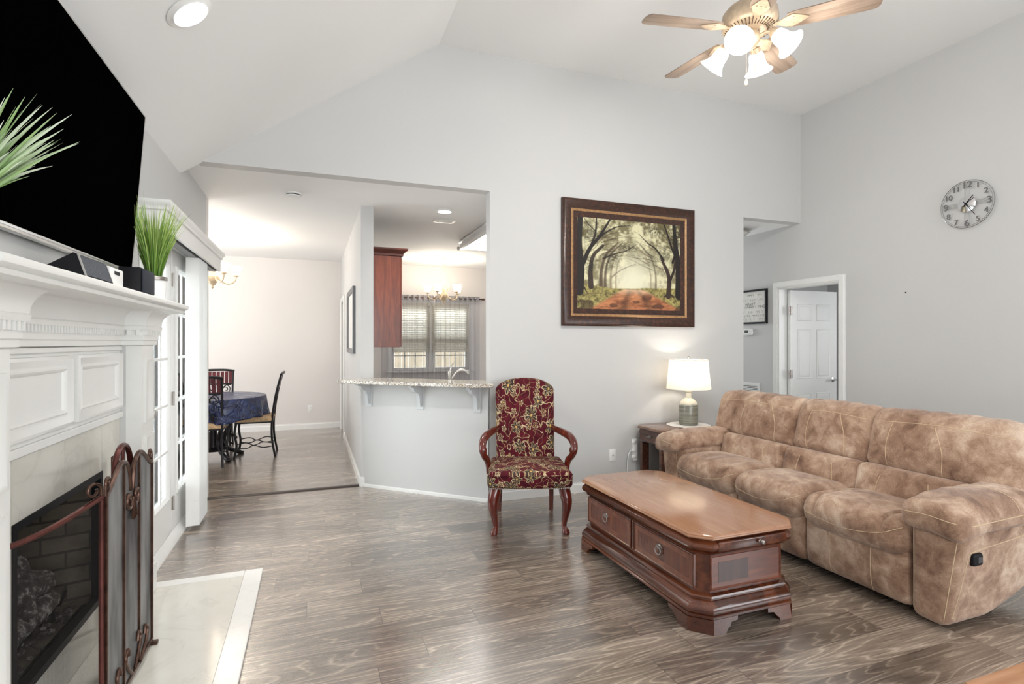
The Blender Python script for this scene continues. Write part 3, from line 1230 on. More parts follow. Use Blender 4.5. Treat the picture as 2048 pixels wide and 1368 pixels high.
def grass(name, base, blades, length, spread, width, mat, parent, seed, droop=0.5, lean=(0, 0)):
    rg = random.Random(seed)
    m = MB()
    shade = []
    for i in range(blades):
        a = rg.uniform(0, 2 * math.pi)
        L = length * rg.uniform(0.45, 1.05)
        s = spread * math.sqrt(rg.random())
        dirv = Vector((math.cos(a) * s + lean[0], math.sin(a) * s + lean[1], 1)).normalized()
        dr = droop * rg.uniform(0.1, 1.0) * (0.3 + s)
        p = Vector(base) + Vector((math.cos(a), math.sin(a), 0)) * rg.uniform(0, 0.03)
        side = dirv.cross(Vector((math.cos(rg.uniform(0, 6.3)), math.sin(rg.uniform(0, 6.3)), 0.2))).normalized()
        n_ = 7
        vs = []
        base_t = rg.uniform(0.0, 0.55)
        for k in range(n_ + 1):
            t = k / n_
            c = p + dirv * (L * t) + Vector((math.cos(a), math.sin(a), -0.9)) * (dr * L * t * t)
            c.x = max(c.x, XL + 0.015)
            if c.y < 3.27 and c.z > 1.75:
                c.x = max(c.x, -0.86 + (c.z - 1.77) * 0.0745 + 0.016)
            w = width * (1 - t) ** 0.6 * rg.uniform(0.9, 1.1) + 0.0002
            fold = dirv.cross(side) * w * 0.4
            vs += [c - side * w, c + fold, c + side * w]
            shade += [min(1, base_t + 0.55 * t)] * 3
        fs = []
        for k in range(n_):
            b = k * 3
            fs += [(b, b + 1, b + 4, b + 3), (b + 1, b + 2, b + 5, b + 4)]
        m.add(vs, fs)
    o = m.build(name, mat, parent)
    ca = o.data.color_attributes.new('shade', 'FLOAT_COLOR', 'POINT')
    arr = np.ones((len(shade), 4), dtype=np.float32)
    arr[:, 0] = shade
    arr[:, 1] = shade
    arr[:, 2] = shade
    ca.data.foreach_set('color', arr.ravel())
    return o


M['grass'] = leafmat('green_grass_blade', srgb(38, 74, 22), srgb(110, 150, 52), srgb(196, 214, 132))
M['grass_pale'] = leafmat('striped_grass_blade', srgb(70, 104, 60), srgb(140, 170, 108), srgb(206, 214, 196))


def planter(label, x, y, seed, mat, blades, length, spread, width, droop, lean=(0, 0), z=ZM):
    t = thing('potted_grass', label, 'potted plant', (x, y, z))
    m = MB()
    m.lathe([(0.042, 0), (0.05, 0.002), (0.056, 0.095), (0.056, 0.115), (0.05, 0.117), (0.049, 0.1), (0.02, 0.098)], (x, y, z), 28)
    m.build('pot', M['white'], t)
    m = MB()
    m.lathe([(0.0575, 0.096), (0.059, 0.098), (0.059, 0.114), (0.0575, 0.116)], (x, y, z), 28, caps=False)
    m.build('band', M['pewter'], t)
    m = MB()
    m.lathe([(0.049, 0.099), (0.03, 0.108), (0.001, 0.112)], (x, y, z), 20)
    m.build('soil', M['char'], t)
    grass('foliage', (x, y, z + 0.1), blades, length, spread, width, mat, t, seed, droop, lean)


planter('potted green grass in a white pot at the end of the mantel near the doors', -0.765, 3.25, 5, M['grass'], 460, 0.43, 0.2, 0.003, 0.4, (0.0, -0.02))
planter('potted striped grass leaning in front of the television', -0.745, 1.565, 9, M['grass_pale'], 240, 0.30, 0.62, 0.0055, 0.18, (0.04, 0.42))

# ------------------------------------------------------------------ vertical blinds pushed to the far side of the doors
vb = thing('vertical_blinds', 'white vertical blind with moulded valance over the french doors', 'blinds', (XL, 4.5, 2.0))
V0, V1, VX = 3.54, 5.50, -0.775
m = MB()
prof = [(0.0, 2.06), (0.0, 2.165), (0.012, 2.17), (0.012, 2.18), (0.016, 2.19), (0.026, 2.2), (0.03, 2.21), (0.03, 2.222)]
m.rings([[(XL, V0 - p, z), (VX + p, V0 - p, z), (VX + p, V1 + p, z), (XL, V1 + p, z), (XL, V1 + p - 0.02, z), (VX - 0.018 + p, V1 + p - 0.02, z), (VX - 0.018 + p, V0 - p + 0.02, z), (XL, V0 - p + 0.02, z)] for p, z in prof])
m.box((XL, V0 - 0.01, 2.2), (VX + 0.01, V1 + 0.01, 2.215))
m.build('valance', M['trim'], vb)
m = MB()
m.box((-0.865, V0 + 0.03, 2.055), (-0.815, V1 - 0.03, 2.09), 0.003, 1)
m.build('head_rail', flat('grey_rail_metal', srgb(120, 120, 120), 0.4, 0.5), vb)
for i in range(16):
    m = MB()
    y = 4.63 + i * 0.022
    a = R(8 + (i % 3) * 2)
    c, s_ = math.cos(a) * 0.044, math.sin(a) * 0.044
    sh = 0.0
    m.prism([(-0.842 - c, y - s_), (-0.842, y + 0.004), (-0.842 + c, y + s_), (-0.842 + c - 0.0005, y + s_ + 0.0012), (-0.842, y + 0.0055), (-0.842 - c - 0.0005, y - s_ + 0.0012)], 'z', 0.035, 2.055)
    m.build('vane', M['trim'], vb)


# ------------------------------------------------------------------ chandeliers
M['cream_metal'] = flat('antique_cream_metal', srgb(222, 200, 168), 0.4, 0.15, var=0.2, vs=30)
M['shade_lit'] = emit('lit_frosted_glass', (1.0, 0.90, 0.74), 1.6)


def chandelier(loc, drop, label, power):
    t = thing('chandelier', label, 'chandelier', loc)
    x, y, z = 0, 0, 0
    m = MB()
    m.lathe([(0.001, -0.045), (0.02, -0.042), (0.035, -0.028), (0.06, -0.014), (0.066, -0.004), (0.066, -0.0008)], n=28)
    m.build('canopy', M['cream_metal'], t, local=True)
    zt = -drop
    m = MB()
    for k in range(int((drop - 0.40) / 0.028)):
        zz = -0.045 - k * 0.028 - 0.014
        pts = [(0.007 * math.cos(a) if k % 2 else 0, 0 if k % 2 else 0.007 * math.cos(a), zz + 0.019 * math.sin(a)) for a in [2 * math.pi * i / 10 for i in range(10)]]
        m.tube(pts, 0.0022, 5, closed=True)
    m.build('chain', M['cream_metal'], t, local=True)
    m = MB()
    m.lathe([(0.001, zt + 0.37), (0.012, zt + 0.36), (0.02, zt + 0.335), (0.01, zt + 0.31), (0.022, zt + 0.29), (0.03, zt + 0.27), (0.024, zt + 0.22), (0.036, zt + 0.19),
             (0.045, zt + 0.165), (0.068, zt + 0.15), (0.07, zt + 0.13), (0.058, zt + 0.095), (0.035, zt + 0.065), (0.016, zt + 0.05), (0.012, zt + 0.035), (0.018, zt + 0.025), (0.001, zt)], n=28)
    m.build('column', M['cream_metal'], t, local=True)
    for k in range(5):
        a = R(72 * k + 18)
        ca, sa = math.cos(a), math.sin(a)
        m = MB()
        pr = [(0.05, zt + 0.16), (0.10, zt + 0.10), (0.17, zt + 0.075), (0.235, zt + 0.10), (0.26, zt + 0.155), (0.26, zt + 0.175)]
        m.tube(bez([(r * ca, r * sa, q) for r, q in pr], 7), 0.0085, 8)
        pr = [(0.06, zt + 0.2), (0.10, zt + 0.27), (0.075, zt + 0.32), (0.05, zt + 0.29), (0.07, zt + 0.275)]
        m.tube(bez([(r * ca, r * sa, q) for r, q in pr], 6), 0.006, 6)
        m.lathe([(0.012, 0.165), (0.03, 0.172), (0.032, 0.18), (0.02, 0.19), (0.018, 0.205)], (0.26 * ca, 0.26 * sa, zt), 16)
        arm = m.build('arm', M['cream_metal'], t, local=True)
        m = MB()
        m.lathe([(0.02, 0.19), (0.038, 0.194), (0.046, 0.21), (0.052, 0.245), (0.062, 0.275), (0.076, 0.295), (0.072, 0.294), (0.058, 0.272), (0.047, 0.245), (0.04, 0.212), (0.02, 0.2)], (0.26 * ca, 0.26 * sa, zt), 24)
        m.build('glass_shade', M['shade_lit'], arm, local=True)
        light('POINT', 'chandelier_bulb', (loc[0] + 0.26 * ca, loc[1] + 0.26 * sa, loc[2] + zt + 0.31), power, WARM, shadow_soft_size=0.04)
    return t


chandelier((-1.13, 7.36, ZF), 0.70, 'cream chandelier with five glowing glass shades above the dining table', 6.5)
chandelier((1.985, 8.465, ZF), 0.73, 'cream chandelier with five bell shades in front of the kitchen curtains', 4.0)

# ------------------------------------------------------------------ dining table and cloth
TC = (-1.13, 7.42)
t = thing('dining_table', 'round dining table on a dark scrolled iron base under the blue cloth', 'table', (TC[0], TC[1], 0))
m = MB()
m.lathe([(0.02, 0.725), (0.57, 0.725), (0.58, 0.735), (0.58, 0.75), (0.57, 0.757), (0.02, 0.757)], (*TC, 0), 48)
m.build('tabletop', M['iron'], t)
for k in range(4):
    a = R(90 * k + 35)
    ca, sa = math.cos(a), math.sin(a)
    m = MB()
    pr = [(0.06, 0.72), (0.14, 0.60), (0.20, 0.42), (0.13, 0.24), (0.16, 0.12), (0.27, 0.05), (0.34, 0.022)]
    m.tube(bez([(TC[0] + r * ca, TC[1] + r * sa, q) for r, q in pr], 8), 0.026, 10)
    m.tube([(TC[0] + (0.24 + 0.05 * math.cos(w)) * ca, TC[1] + (0.24 + 0.05 * math.cos(w)) * sa, 0.2 + 0.05 * math.sin(w)) for w in [i * 0.4 for i in range(13)]], 0.012, 8)
    m.lathe([(0.001, 0), (0.03, 0.001), (0.036, 0.02), (0.03, 0.035), (0.001, 0.04)], (TC[0] + 0.345 * ca, TC[1] + 0.345 * sa, 0), 14)
    m.build('leg', M['iron'], t)
m = MB()
m.lathe([(0.001, 0.10), (0.15, 0.10), (0.16, 0.11), (0.15, 0.125), (0.05, 0.14), (0.04, 0.35), (0.06, 0.5), (0.05, 0.72), (0.001, 0.72)], (*TC, 0), 24)
m.build('pedestal', M['iron'], t)


def cloth_mat():
    t = NT('navy_vinyl_cloth')
    v = t.coord()
    n_ = t.noise(v, 14, 4, 0.6, 0.6)
    cr = t.math('ABSOLUTE', t.math('SUBTRACT', t.noise(v, 7, 3, 0.55, 0.9), 0.5))
    t.bs(Base_Color=t.ramp(n_, [(0.3, srgb(12, 20, 52)), (0.7, srgb(40, 58, 108))]), Roughness=0.26)
    t.b.inputs['Specular IOR Level'].default_value = 0.7
    t.bump(t.math('MINIMUM', cr, 0.09), 1.0, 0.12)
    return t.m


rg = random.Random(2)
ph = [rg.uniform(0, 6.3) for _ in range(6)]


def fold(a, t):
    w = sum(math.sin(a * k + ph[i]) * q for i, (k, q) in enumerate(((5, 0.02), (9, 0.022), (14, 0.016), (23, 0.008))))
    return w * t ** 1.2


rings = []
N = 160
for r in (0.002, 0.2, 0.4, 0.55, 0.58):
    rings.append([(TC[0] + r * math.cos(2 * math.pi * k / N), TC[1] + r * math.sin(2 * math.pi * k / N), 0.762) for k in range(N)])
for i in range(12):
    tt = i / 11
    ring = []
    for k in range(N):
        a = 2 * math.pi * k / N
        r = 0.592 + 0.012 * tt + fold(a, tt)
        z = 0.755 - 0.255 * tt - 0.02 * tt * math.sin(a * 4 + 1)
        ring.append((TC[0] + r * math.cos(a), TC[1] + r * math.sin(a), z))
    rings.append(ring)
m = MB()
m.rings(rings, True, True, False)
o = tag(m.build('tablecloth', cloth_mat(), None, 60, shift=(TC[0], TC[1], 0.762)), 'shiny navy blue vinyl cloth draped over the round dining table', 'tablecloth')
sm = o.modifiers.new('thickness', 'SOLIDIFY')
sm.thickness = 0.002

# ------------------------------------------------------------------ dining chairs
M['burgundy'] = wood('burgundy_slat_wood', srgb(58, 14, 24), srgb(84, 22, 34), srgb(108, 36, 46), 'z', 2.0, 0.3)
M['tan_seat'] = flat('tan_patterned_seat_cloth', srgb(206, 176, 138), 0.85, var=0.22, vs=38)


def dining_chair(label, loc, rz):
    t = thing('dining_chair', label, 'chair', loc, rz, 'iron dining chairs around the blue table')
    m = MB()
    m.soft((0, 0, 0.465), (0.44, 0.43, 0.075), 0.035, (12, 12, 6), warp=lambda a, b, c, p: (p[0], p[1], p[2] + (0.012 * (1 - a * a) * (1 - b * b) if c > 0 else 0)))
    m.build('seat_cushion', M['tan_seat'], t, local=True)
    m = MB()
    m.frame((-0.215, -0.21, 0.42), (1, 0, 0), (0, 1, 0), 0.43, 0.42, [(0, 0), (0, 0.016), (0.02, 0.016), (0.02, 0)])
    m.build('seat_frame', M['iron'], t, local=True)
    for s in (-1, 1):
        m = MB()
        m.tube(bez([(s * 0.195, -0.195, 0.43), (s * 0.205, -0.21, 0.3), (s * 0.195, -0.19, 0.15), (s * 0.21, -0.215, 0.0)], 6), 0.014, 8)
        m.build('leg', M['iron'], t, local=True)
        m = MB()
        m.tube(bez([(s * 0.21, 0.24, 0.0), (s * 0.2, 0.205, 0.22), (s * 0.2, 0.205, 0.45), (s * 0.205, 0.245, 0.75), (s * 0.21, 0.31, 1.02)], 6), 0.013, 8)
        m.build('leg', M['iron'], t, local=True)
        m = MB()
        m.tube(bez([(s * 0.198, -0.19, 0.17), (s * 0.19, -0.08, 0.185), (s * 0.19, 0.0, 0.15), (s * 0.19, 0.1, 0.185), (s * 0.2, 0.205, 0.17)], 5), 0.006, 6)
        m.tube(bez([(s * 0.198, -0.19, 0.13), (s * 0.19, -0.08, 0.118), (s * 0.19, 0.0, 0.15), (s * 0.19, 0.1, 0.118), (s * 0.2, 0.205, 0.13)], 5), 0.006, 6)
        m.build('stretcher', M['iron'], t, local=True)

    def yb(z):
        return 0.245 + (z - 0.75) * 0.24 if z > 0.75 else 0.205 + max(0, z - 0.45) * 0.133
    m = MB()
    m.tube(bez([(-0.225, yb(1.02), 1.015), (-0.1, yb(1.03) + 0.02, 1.03), (0.1, yb(1.03) + 0.02, 1.03), (0.225, yb(1.02), 1.015)], 6), 0.016, 8)
    m.tube([(-0.205, yb(0.84), 0.84), (0.205, yb(0.84), 0.84)], 0.009, 8)
    m.build('top_rail', M['iron'], t, local=True)
    m = MB()
    for k in range(8):
        x = -0.178 + k * 0.051
        m.add([(x - 0.021, yb(0.85) - 0.004, 0.85), (x + 0.021, yb(0.85) - 0.004, 0.85), (x + 0.021, yb(0.85) + 0.006, 0.85), (x - 0.021, yb(0.85) + 0.006, 0.85),
               (x - 0.021, yb(1.01) - 0.004, 1.01), (x + 0.021, yb(1.01) - 0.004, 1.01), (x + 0.021, yb(1.01) + 0.006, 1.01), (x - 0.021, yb(1.01) + 0.006, 1.01)],
              [(0, 3, 2, 1), (4, 5, 6, 7), (0, 1, 5, 4), (1, 2, 6, 5), (2, 3, 7, 6), (3, 0, 4, 7)])
    m.build('slat_panel', M['burgundy'], t, local=True)
    m = MB()
    for s in (-1, 1):
        pts = [(s * 0.185, 0.83), (s * 0.12, 0.82), (s * 0.02, 0.72), (s * -0.10, 0.60), (s * -0.17, 0.53), (s * -0.19, 0.50)]
        m.tube(bez([(x, yb(z) + s * 0.004, z) for x, z in pts], 6), 0.0075, 6)
        sp = []
        for i in range(22):
            a = R(90 - s * 0 + i * 26)
            r = 0.062 * (1 - 0.75 * i / 21)
            x, z = s * (0.12 - r * math.cos(a) * 1), 0.765 + r * math.sin(a)
            sp.append((x, yb(z), z))
        m.tube(sp, 0.0065, 6)
        sp = []
        for i in range(22):
            a = R(-90 + i * 26)
            r = 0.05 * (1 - 0.75 * i / 21)
            x, z = s * (0.13 - r * math.cos(a)), 0.56 + r * math.sin(a)
            sp.append((x, yb(z), z))
        m.tube(sp, 0.0065, 6)
    m.build('back_scrollwork', M['iron'], t, local=True)
    return t


ch = dining_chair('iron dining chair with its back to the living room, in front of the table', (-1.155, 7.06, 0), R(180))
dup(ch, (-0.67, 7.49, 0), R(-90), 'iron dining chair seen from the side, right of the blue tablecloth')
dup(ch, (-1.22, 8.08, 0), R(4), 'iron dining chair at the far side of the blue tablecloth, facing the room')

# ------------------------------------------------------------------ small wall and ceiling fittings
def outlet(label, loc, face, jack=False):
    """face: 'y-' plate on a wall looking towards -y, 'x-' towards -x"""
    t = thing('wall_outlet', label, 'outlet', loc)
    m = MB()
    Mx = Matrix.Identity(4) if face == 'y-' else Matrix.Rotation(R(-90), 4, 'Z')
    m.box((-0.036, -0.006, -0.058), (0.036, 0, 0.058), 0.003, 2, M=Mx)
    m.build('plate', M['white'], t, local=True)
    m = MB()
    if jack:
        m.cyl((0, -0.013, 0), (0, -0.0055, 0), 0.006, n=12, M=Mx)
    else:
        for z in (-0.024, 0.024):
            m.box((-0.017, -0.0085, z - 0.014), (0.017, -0.0055, z + 0.014), 0.002, 1, M=Mx)
    m.build('socket', M['nickel'] if jack else M['trim'], t, local=True)


outlet('white cable jack plate on the wall left of the end table', (2.728, YB, 0.325), 'y-', True)
outlet('white outlet plate low on the far dining room wall', (-0.03, 9.4, 0.33), 'y-')

t = thing('smoke_detector', 'round white smoke detector on the low ceiling before the dining room', 'smoke detector', (-0.155, 5.216, ZF))
m = MB()
m.lathe([(0.001, -0.042), (0.045, -0.042), (0.062, -0.034), (0.066, -0.024)], n=32)
m.lathe([(0.06, -0.017), (0.068, -0.015), (0.068, -0.0008), (0.001, -0.0008)], n=32)
m.build('cover', M['white'], t, local=True)
m = MB()
m.lathe([(0.062, -0.025), (0.06, -0.016)], n=32, caps=False)
m.build('slot_ring', M['black'], t, local=True)


def recessed(label, loc, normal_tilt, power, r=0.085, spot=True):
    t = thing('recessed_light', label, 'ceiling light', loc)
    t.rotation_euler = (0, normal_tilt, 0)
    m = MB()
    m.lathe([(r + 0.018, -0.0008), (r + 0.02, -0.005), (r + 0.012, -0.008), (r + 0.002, -0.012), (r - 0.004, -0.017), (r - 0.008, -0.012), (r - 0.01, -0.0012), (r - 0.004, -0.0009)], n=40, caps=False)
    m.build('trim_ring', M['white'], t, local=True)
    m = MB()
    m.lathe([(0.001, -0.016), (r * 0.5, -0.014), (r - 0.02, -0.008), (r - 0.012, -0.002), (r - 0.012, -0.0012), (0.001, -0.0012)], n=32)
    m.build('lamp', emit('lit_recessed_lamp', (1.0, 0.97, 0.92), 5.0), t, local=True)
    Mx = Matrix.Translation(loc) @ Matrix.Rotation(normal_tilt, 4, 'Y')
    p = Mx @ Vector((0, 0, -0.05))
    light('SPOT', 'recessed_lamp_light', p, power, SOFT, (0, normal_tilt, 0), shadow_soft_size=0.05, spot_size=R(150), spot_blend=0.8)
    return t


# holes are left to the lamp bodies, which sit just under the ceiling
ta = math.atan(SL)
zr = ZC - SL * (RIDGE + 0.525)
recessed('round recessed light in the sloped ceiling above the television', (-0.525, 2.805, zr), -ta, 45)
recessed('round recessed light in the kitchen ceiling above the bar', (1.265, 5.373, ZF), 0, 45, r=0.075)

t = thing('ceiling_vent', 'small square white air vent in the kitchen ceiling beside the recessed light', 'vent', (1.375, 5.83, ZF))
m = MB()
m.frame((-0.12, 0.09, -0.0008), (1, 0, 0), (0, -1, 0), 0.24, 0.18, [(0, 0), (0.0, 0.004), (0.012, 0.009), (0.035, 0.007), (0.035, 0.001)])
m.build('vent_frame', M['white'], t, local=True)
m = MB()
for k in range(8):
    y = -0.05 + k * 0.0145
    m.box((-0.083, y, -0.008), (0.083, y + 0.004, -0.001))
m.build('louvre', M['white'], t, local=True)
m = MB()
m.box((-0.085, -0.055, -0.0018), (0.085, 0.055, -0.0009))
m.build('backing', flat('dark_duct', srgb(70, 70, 72), 0.8), t, local=True)

# long boxed kitchen light
t = thing('kitchen_light', 'long white framed box light glowing on the kitchen ceiling', 'ceiling light', (2.12, 6.2, ZF))
m = MB()
m.rings([[(sx * (0.30 - p), sy * (0.74 - p), z) for sx, sy in ((-1, -1), (1, -1), (1, 1), (-1, 1))] for p, z in ((0.03, -0.0008), (0.0, -0.012), (0.0, -0.03), (0.02, -0.042), (0.02, -0.085), (0.0, -0.095), (0.004, -0.115), (0.035, -0.115), (0.035, -0.09))], True, False, False)
m.build('light_frame', M['trim'], t, local=True)
m = MB()
m.box((-0.268, -0.708, -0.112), (0.268, 0.708, -0.1))
m.build('diffuser', emit('lit_white_diffuser', (1.0, 0.98, 0.94), 4.0), t, local=True)
m = MB()
for sx in (-1, 1):
    for sy in (-1, 1):
        m.soft((sx * 0.298, sy * 0.738, -0.1), (0.035, 0.035, 0.05), 0.01, (3, 3, 3))
m.build('corner_cap', M['nickel'], t, local=True)

# ------------------------------------------------------------------ kitchen: wall cabinet, counter, tap, bar top
M['cherry'] = wood('cherry_cabinet_wood', srgb(78, 30, 14), srgb(108, 47, 23), srgb(134, 66, 36), 'z', 1.6, 0.32, 0.2)
cab = thing('wall_cabinet', 'tall cherry wood wall cabinet with crown moulding seen above the bar', 'cabinet', (0.735, 6.25, 1.36))
CX0, CX1, CY0, CY1, CZ0, CZ1 = 0.572, 0.885, 5.81, 6.7, 1.365, 2.34
m = MB()
m.box((CX0, CY0, CZ0), (CX1, CY1, CZ1), 0.002, 1)
m.build('body', M['cherry'], cab)
for y0, y1 in ((CY0 + 0.005, 6.25), (6.26, CY1 - 0.005)):
    m = MB()
    m.box((CX1 + 0.001, y0, CZ0 + 0.005), (CX1 + 0.02, y1, CZ1 - 0.02), 0.003, 1)
    m.frame((CX1 + 0.02, y0 + 0.06, CZ0 + 0.06), (0, 1, 0), (0, 0, 1), y1 - y0 - 0.12, CZ1 - CZ0 - 0.14, [(0, 0), (0.008, -0.008), (0.03, -0.006), (0.045, 0.0)], cap=True)
    m.build('door', M['cherry'], cab)
m = MB()
prof = [(0.0, CZ1 - 0.005), (0.012, CZ1), (0.012, CZ1 + 0.02), (0.022, CZ1 + 0.03), (0.05, CZ1 + 0.052), (0.056, CZ1 + 0.06), (0.056, CZ1 + 0.075)]
m.rings([[(CX0, CY0 - p, z), (CX1 + 0.02 + p, CY0 - p, z), (CX1 + 0.02 + p, CY1, z), (CX0, CY1, z)] for p, z in prof])
m.build('crown_moulding', wood('dark_cherry_crown', srgb(52, 16, 10), srgb(80, 28, 16), srgb(110, 46, 26), 'x', 1.6, 0.3, 0.2), cab)


def granite():
    t = NT('speckled_granite')
    v = t.coord()
    a = t.noise(v, 85, 3, 0.7)
    b = t.noise(v, 30, 3, 0.6)
    c = t.ramp(a, [(0.36, srgb(60, 56, 54)), (0.45, srgb(150, 142, 132)), (0.55, srgb(215, 208, 197)), (0.7, srgb(236, 232, 226))])
    c = t.mix(t.ramp(b, [(0.5, (0, 0, 0)), (0.66, (0.6, 0.6, 0.6))]), c, srgb(180, 160, 136))
    t.bs(Base_Color=c, Roughness=0.12)
    return t.m


M['granite'] = granite()
P = BB - BT * 0.0
bar = [BB + BN * 0.305 + BT * 0.03, BA + BN * 0.27 - BT * 0.0, BA + BN * 0.17 - BT * 0.13]
poly = [(q.x, q.y) for q in bar] + [(1.476, YB - 0.003), (1.476, 4.68)]
inn = BA - BN * 0.2 + BT * 0.02
inn2 = BB - BN * 0.14 - BT * 0.17
poly += [(inn.x, inn.y), (inn2.x, inn2.y), (HX + 0.125, 5.46), (HX - 0.003, 5.463)]
m = MB()
m.rings([[(p[0], p[1], z) for p in poly] for z in (1.032, 1.064)])
bmk = m.build('bar_counter', M['granite'], None, shift=(0.95, 5.0, 1.032))
tag(bmk, 'speckled granite bar top on the angled half wall below the kitchen opening', 'counter')
bv = bmk.modifiers.new('eased_edge', 'BEVEL')
bv.width = 0.006
bv.segments = 2
M['bracket'] = flat('grey_bracket_paint', srgb(206, 209, 211), 0.5, var=0.01)
first = None
for k, (f, lab) in enumerate(((0.075, 'scrolled grey bracket under the bar top at its dining room end'), (0.50, 'scrolled grey bracket under the middle of the bar top'), (0.925, 'scrolled grey bracket under the bar top nearest the armchair'))):
    base = BB.lerp(BA, f) + Vector((0, 0, 0.85))
    rz = math.atan2(BN.y, BN.x)
    if first is None:
        first = thing('bar_bracket', lab, 'bracket', base, rz, 'brackets under the bar top')
        m = MB()
        m.box((0.0005, -0.035, -0.06), (0.012, 0.035, 0.1815), 0.002, 1)
        m.build('back_plate', M['bracket'], first, local=True)
        m = MB()
        pr = [(0.012, -0.03), (0.04, -0.03), (0.045, 0.0), (0.052, 0.06), (0.075, 0.095), (0.12, 0.11), (0.14, 0.125), (0.15, 0.15), (0.19, 0.155), (0.2, 0.1815), (0.012, 0.1815)]
        m.prism(pr, 'y', -0.018, 0.018)
        m.build('corbel', M['bracket'], first, local=True)
    else:
        dup(first, base, rz, lab)

m = MB()
q = [BA - BN * 0.125 + BT * 0.12, BB - BN * 0.125 - BT * 0.17, BB - BN * 0.75 - BT * 0.60, BA - BN * 0.75 + BT * 0.05]
m.prism([(p.x, p.y) for p in q], 'z', 0.1, 0.905)
kc = thing('base_cabinet', 'kitchen base cabinet with sink counter behind the bar', 'cabinet', (1.4, 5.4, 0))
m.build('body', M['cherry'], kc)
m = MB()
m.prism([(p.x, p.y) for p in q], 'z', 0.905, 0.935)
m.build('countertop', M['granite'], kc)
m = MB()
qs = [p + Vector((0, 0, 0)) for p in q]
m.prism([(p.x + (1.4 - p.x) * 0.05, p.y + (5.4 - p.y) * 0.05) for p in q], 'z', 0, 0.1)
m.build('toe_kick', M['black'], kc)
fc = thing('kitchen_tap', 'chrome kitchen tap with a curved spout showing above the bar top', 'tap', (1.325, 5.185, 0.935))
fx, fy = 1.255, 5.1
fc.location = (fx, fy, 0.936)
m = MB()
m.lathe([(0.03, 0), (0.03, 0.01), (0.022, 0.02), (0.02, 0.16), (0.024, 0.18), (0.024, 0.2), (0.015, 0.21), (0.001, 0.212)], n=20)
m.build('body', M['nickel'], fc, local=True)
m = MB()
m.tube(bez([(0.01, 0.0, 0.12), (0.06, -0.01, 0.19), (0.11, -0.02, 0.21), (0.16, -0.03, 0.195), (0.175, -0.033, 0.17)], 6), [0.014] * 19 + [0.018] * 6, 12)
m.build('spout', M['nickel'], fc, local=True)
m = MB()
m.tube(bez([(0, 0, 0.2), (0.01, 0.0, 0.24), (0.035, -0.01, 0.285)], 6), [0.012 - 0.0006 * i for i in range(13)], 10)
m.build('lever', M['nickel'], fc, local=True)

# ------------------------------------------------------------------ kitchen window, blinds, sheer curtains
m = MB()
fw = 0.05
mid = (KX0 + KX1) / 2
for a, b in ((KX0, mid - 0.03), (mid + 0.03, KX1)):
    m.frame((a, 9.47, KZ0), (1, 0, 0), (0, 0, 1), b - a, KZ1 - KZ0, [(0, -0.03), (0, 0.04), (fw, 0.04), (fw, -0.03)])
    zc = (KZ0 + KZ1) / 2 - 0.05
    m.box((a + fw, 9.43, zc - 0.03), (b - fw, 9.48, zc + 0.03))
m.box((mid - 0.03, 9.42, KZ0), (mid + 0.03, 9.5, KZ1))
o = struct('window_1', m, M['trim'])
g = MB()
g.box((KX0 + 0.01, 9.472, KZ0 + 0.01), (KX1 - 0.01, 9.475, KZ1 - 0.01))
g.build('glass_pane', M['glass'], o)
mu = MB()
for a, b in ((KX0 + fw, mid - 0.03 - fw), (mid + 0.03 + fw, KX1 - fw)):
    for k in (1, 2):
        x = a + (b - a) * k / 3
        mu.box((x - 0.01, 9.462, KZ0), (x + 0.01, 9.471, KZ1))
    for z in (1.18, 1.78):
        mu.box((a, 9.462, z - 0.01), (b, 9.471, z + 0.01))
mu.build('muntin', M['trim'], o)
casing('trim_kitchen_window', 'y', 9.4, KX0, KX1, KZ1, w=0.07)
m = MB()
m.box((KX0 - 0.09, 9.33, KZ0 - 0.03), (KX1 + 0.09, 9.44, KZ0), 0.004, 1)
struct('trim_window_sill', m, M['trim'])
def slat_mat():
    t = NT('white_blind_slat')
    d = t.n('ShaderNodeBsdfDiffuse')
    d.inputs[0].default_value = (*srgb(240, 236, 226), 1)
    tl = t.n('ShaderNodeBsdfTranslucent')
    tl.inputs[0].default_value = (*srgb(240, 238, 232), 1)
    mx = t.n('ShaderNodeMixShader')
    mx.inputs[0].default_value = 0.5
    t.t.links.new(d.outputs[0], mx.inputs[1])
    t.t.links.new(tl.outputs[0], mx.inputs[2])
    t.t.links.new(mx.outputs[0], t.out.inputs[0])
    return t.m


M['slat'] = slat_mat()
for a, b, lab in ((KX0 + 0.012, mid - 0.012, 'white slatted blind half lowered in the left half of the kitchen window'), (mid + 0.012, KX1 - 0.012, 'white slatted blind half lowered in the right half of the kitchen window')):
    t = thing('window_blind', lab, 'blind', ((a + b) / 2, 9.41, KZ1), group='kitchen window blinds')
    m = MB()
    m.box((a, 9.385, KZ1 - 0.045), (b, 9.417, KZ1 - 0.001), 0.003, 1)
    m.build('head_rail', M['slat'], t)
    m = MB()
    for k in range(19):
        z = KZ1 - 0.065 - k * 0.0415
        m.prism([(9.414, z - 0.017), (9.399, z + 0.003), (9.387, z + 0.019), (9.3855, z + 0.0165), (9.397, z), (9.412, z - 0.02)], 'x', a + 0.004, b - 0.004)
    m.build('slats', M['slat'], t)
    m = MB()
    m.box((a + 0.002, 9.387, KZ1 - 0.86), (b - 0.002, 9.415, KZ1 - 0.835), 0.004, 1)
    m.build('bottom_rail', M['slat'], t)
    m = MB()
    for x in (a + 0.12, b - 0.12):
        m.tube([(x, 9.384, KZ1 - 0.85), (x, 9.384, KZ1 - 0.04)], 0.0015, 5)
    m.build('cord', M['slat'], t)


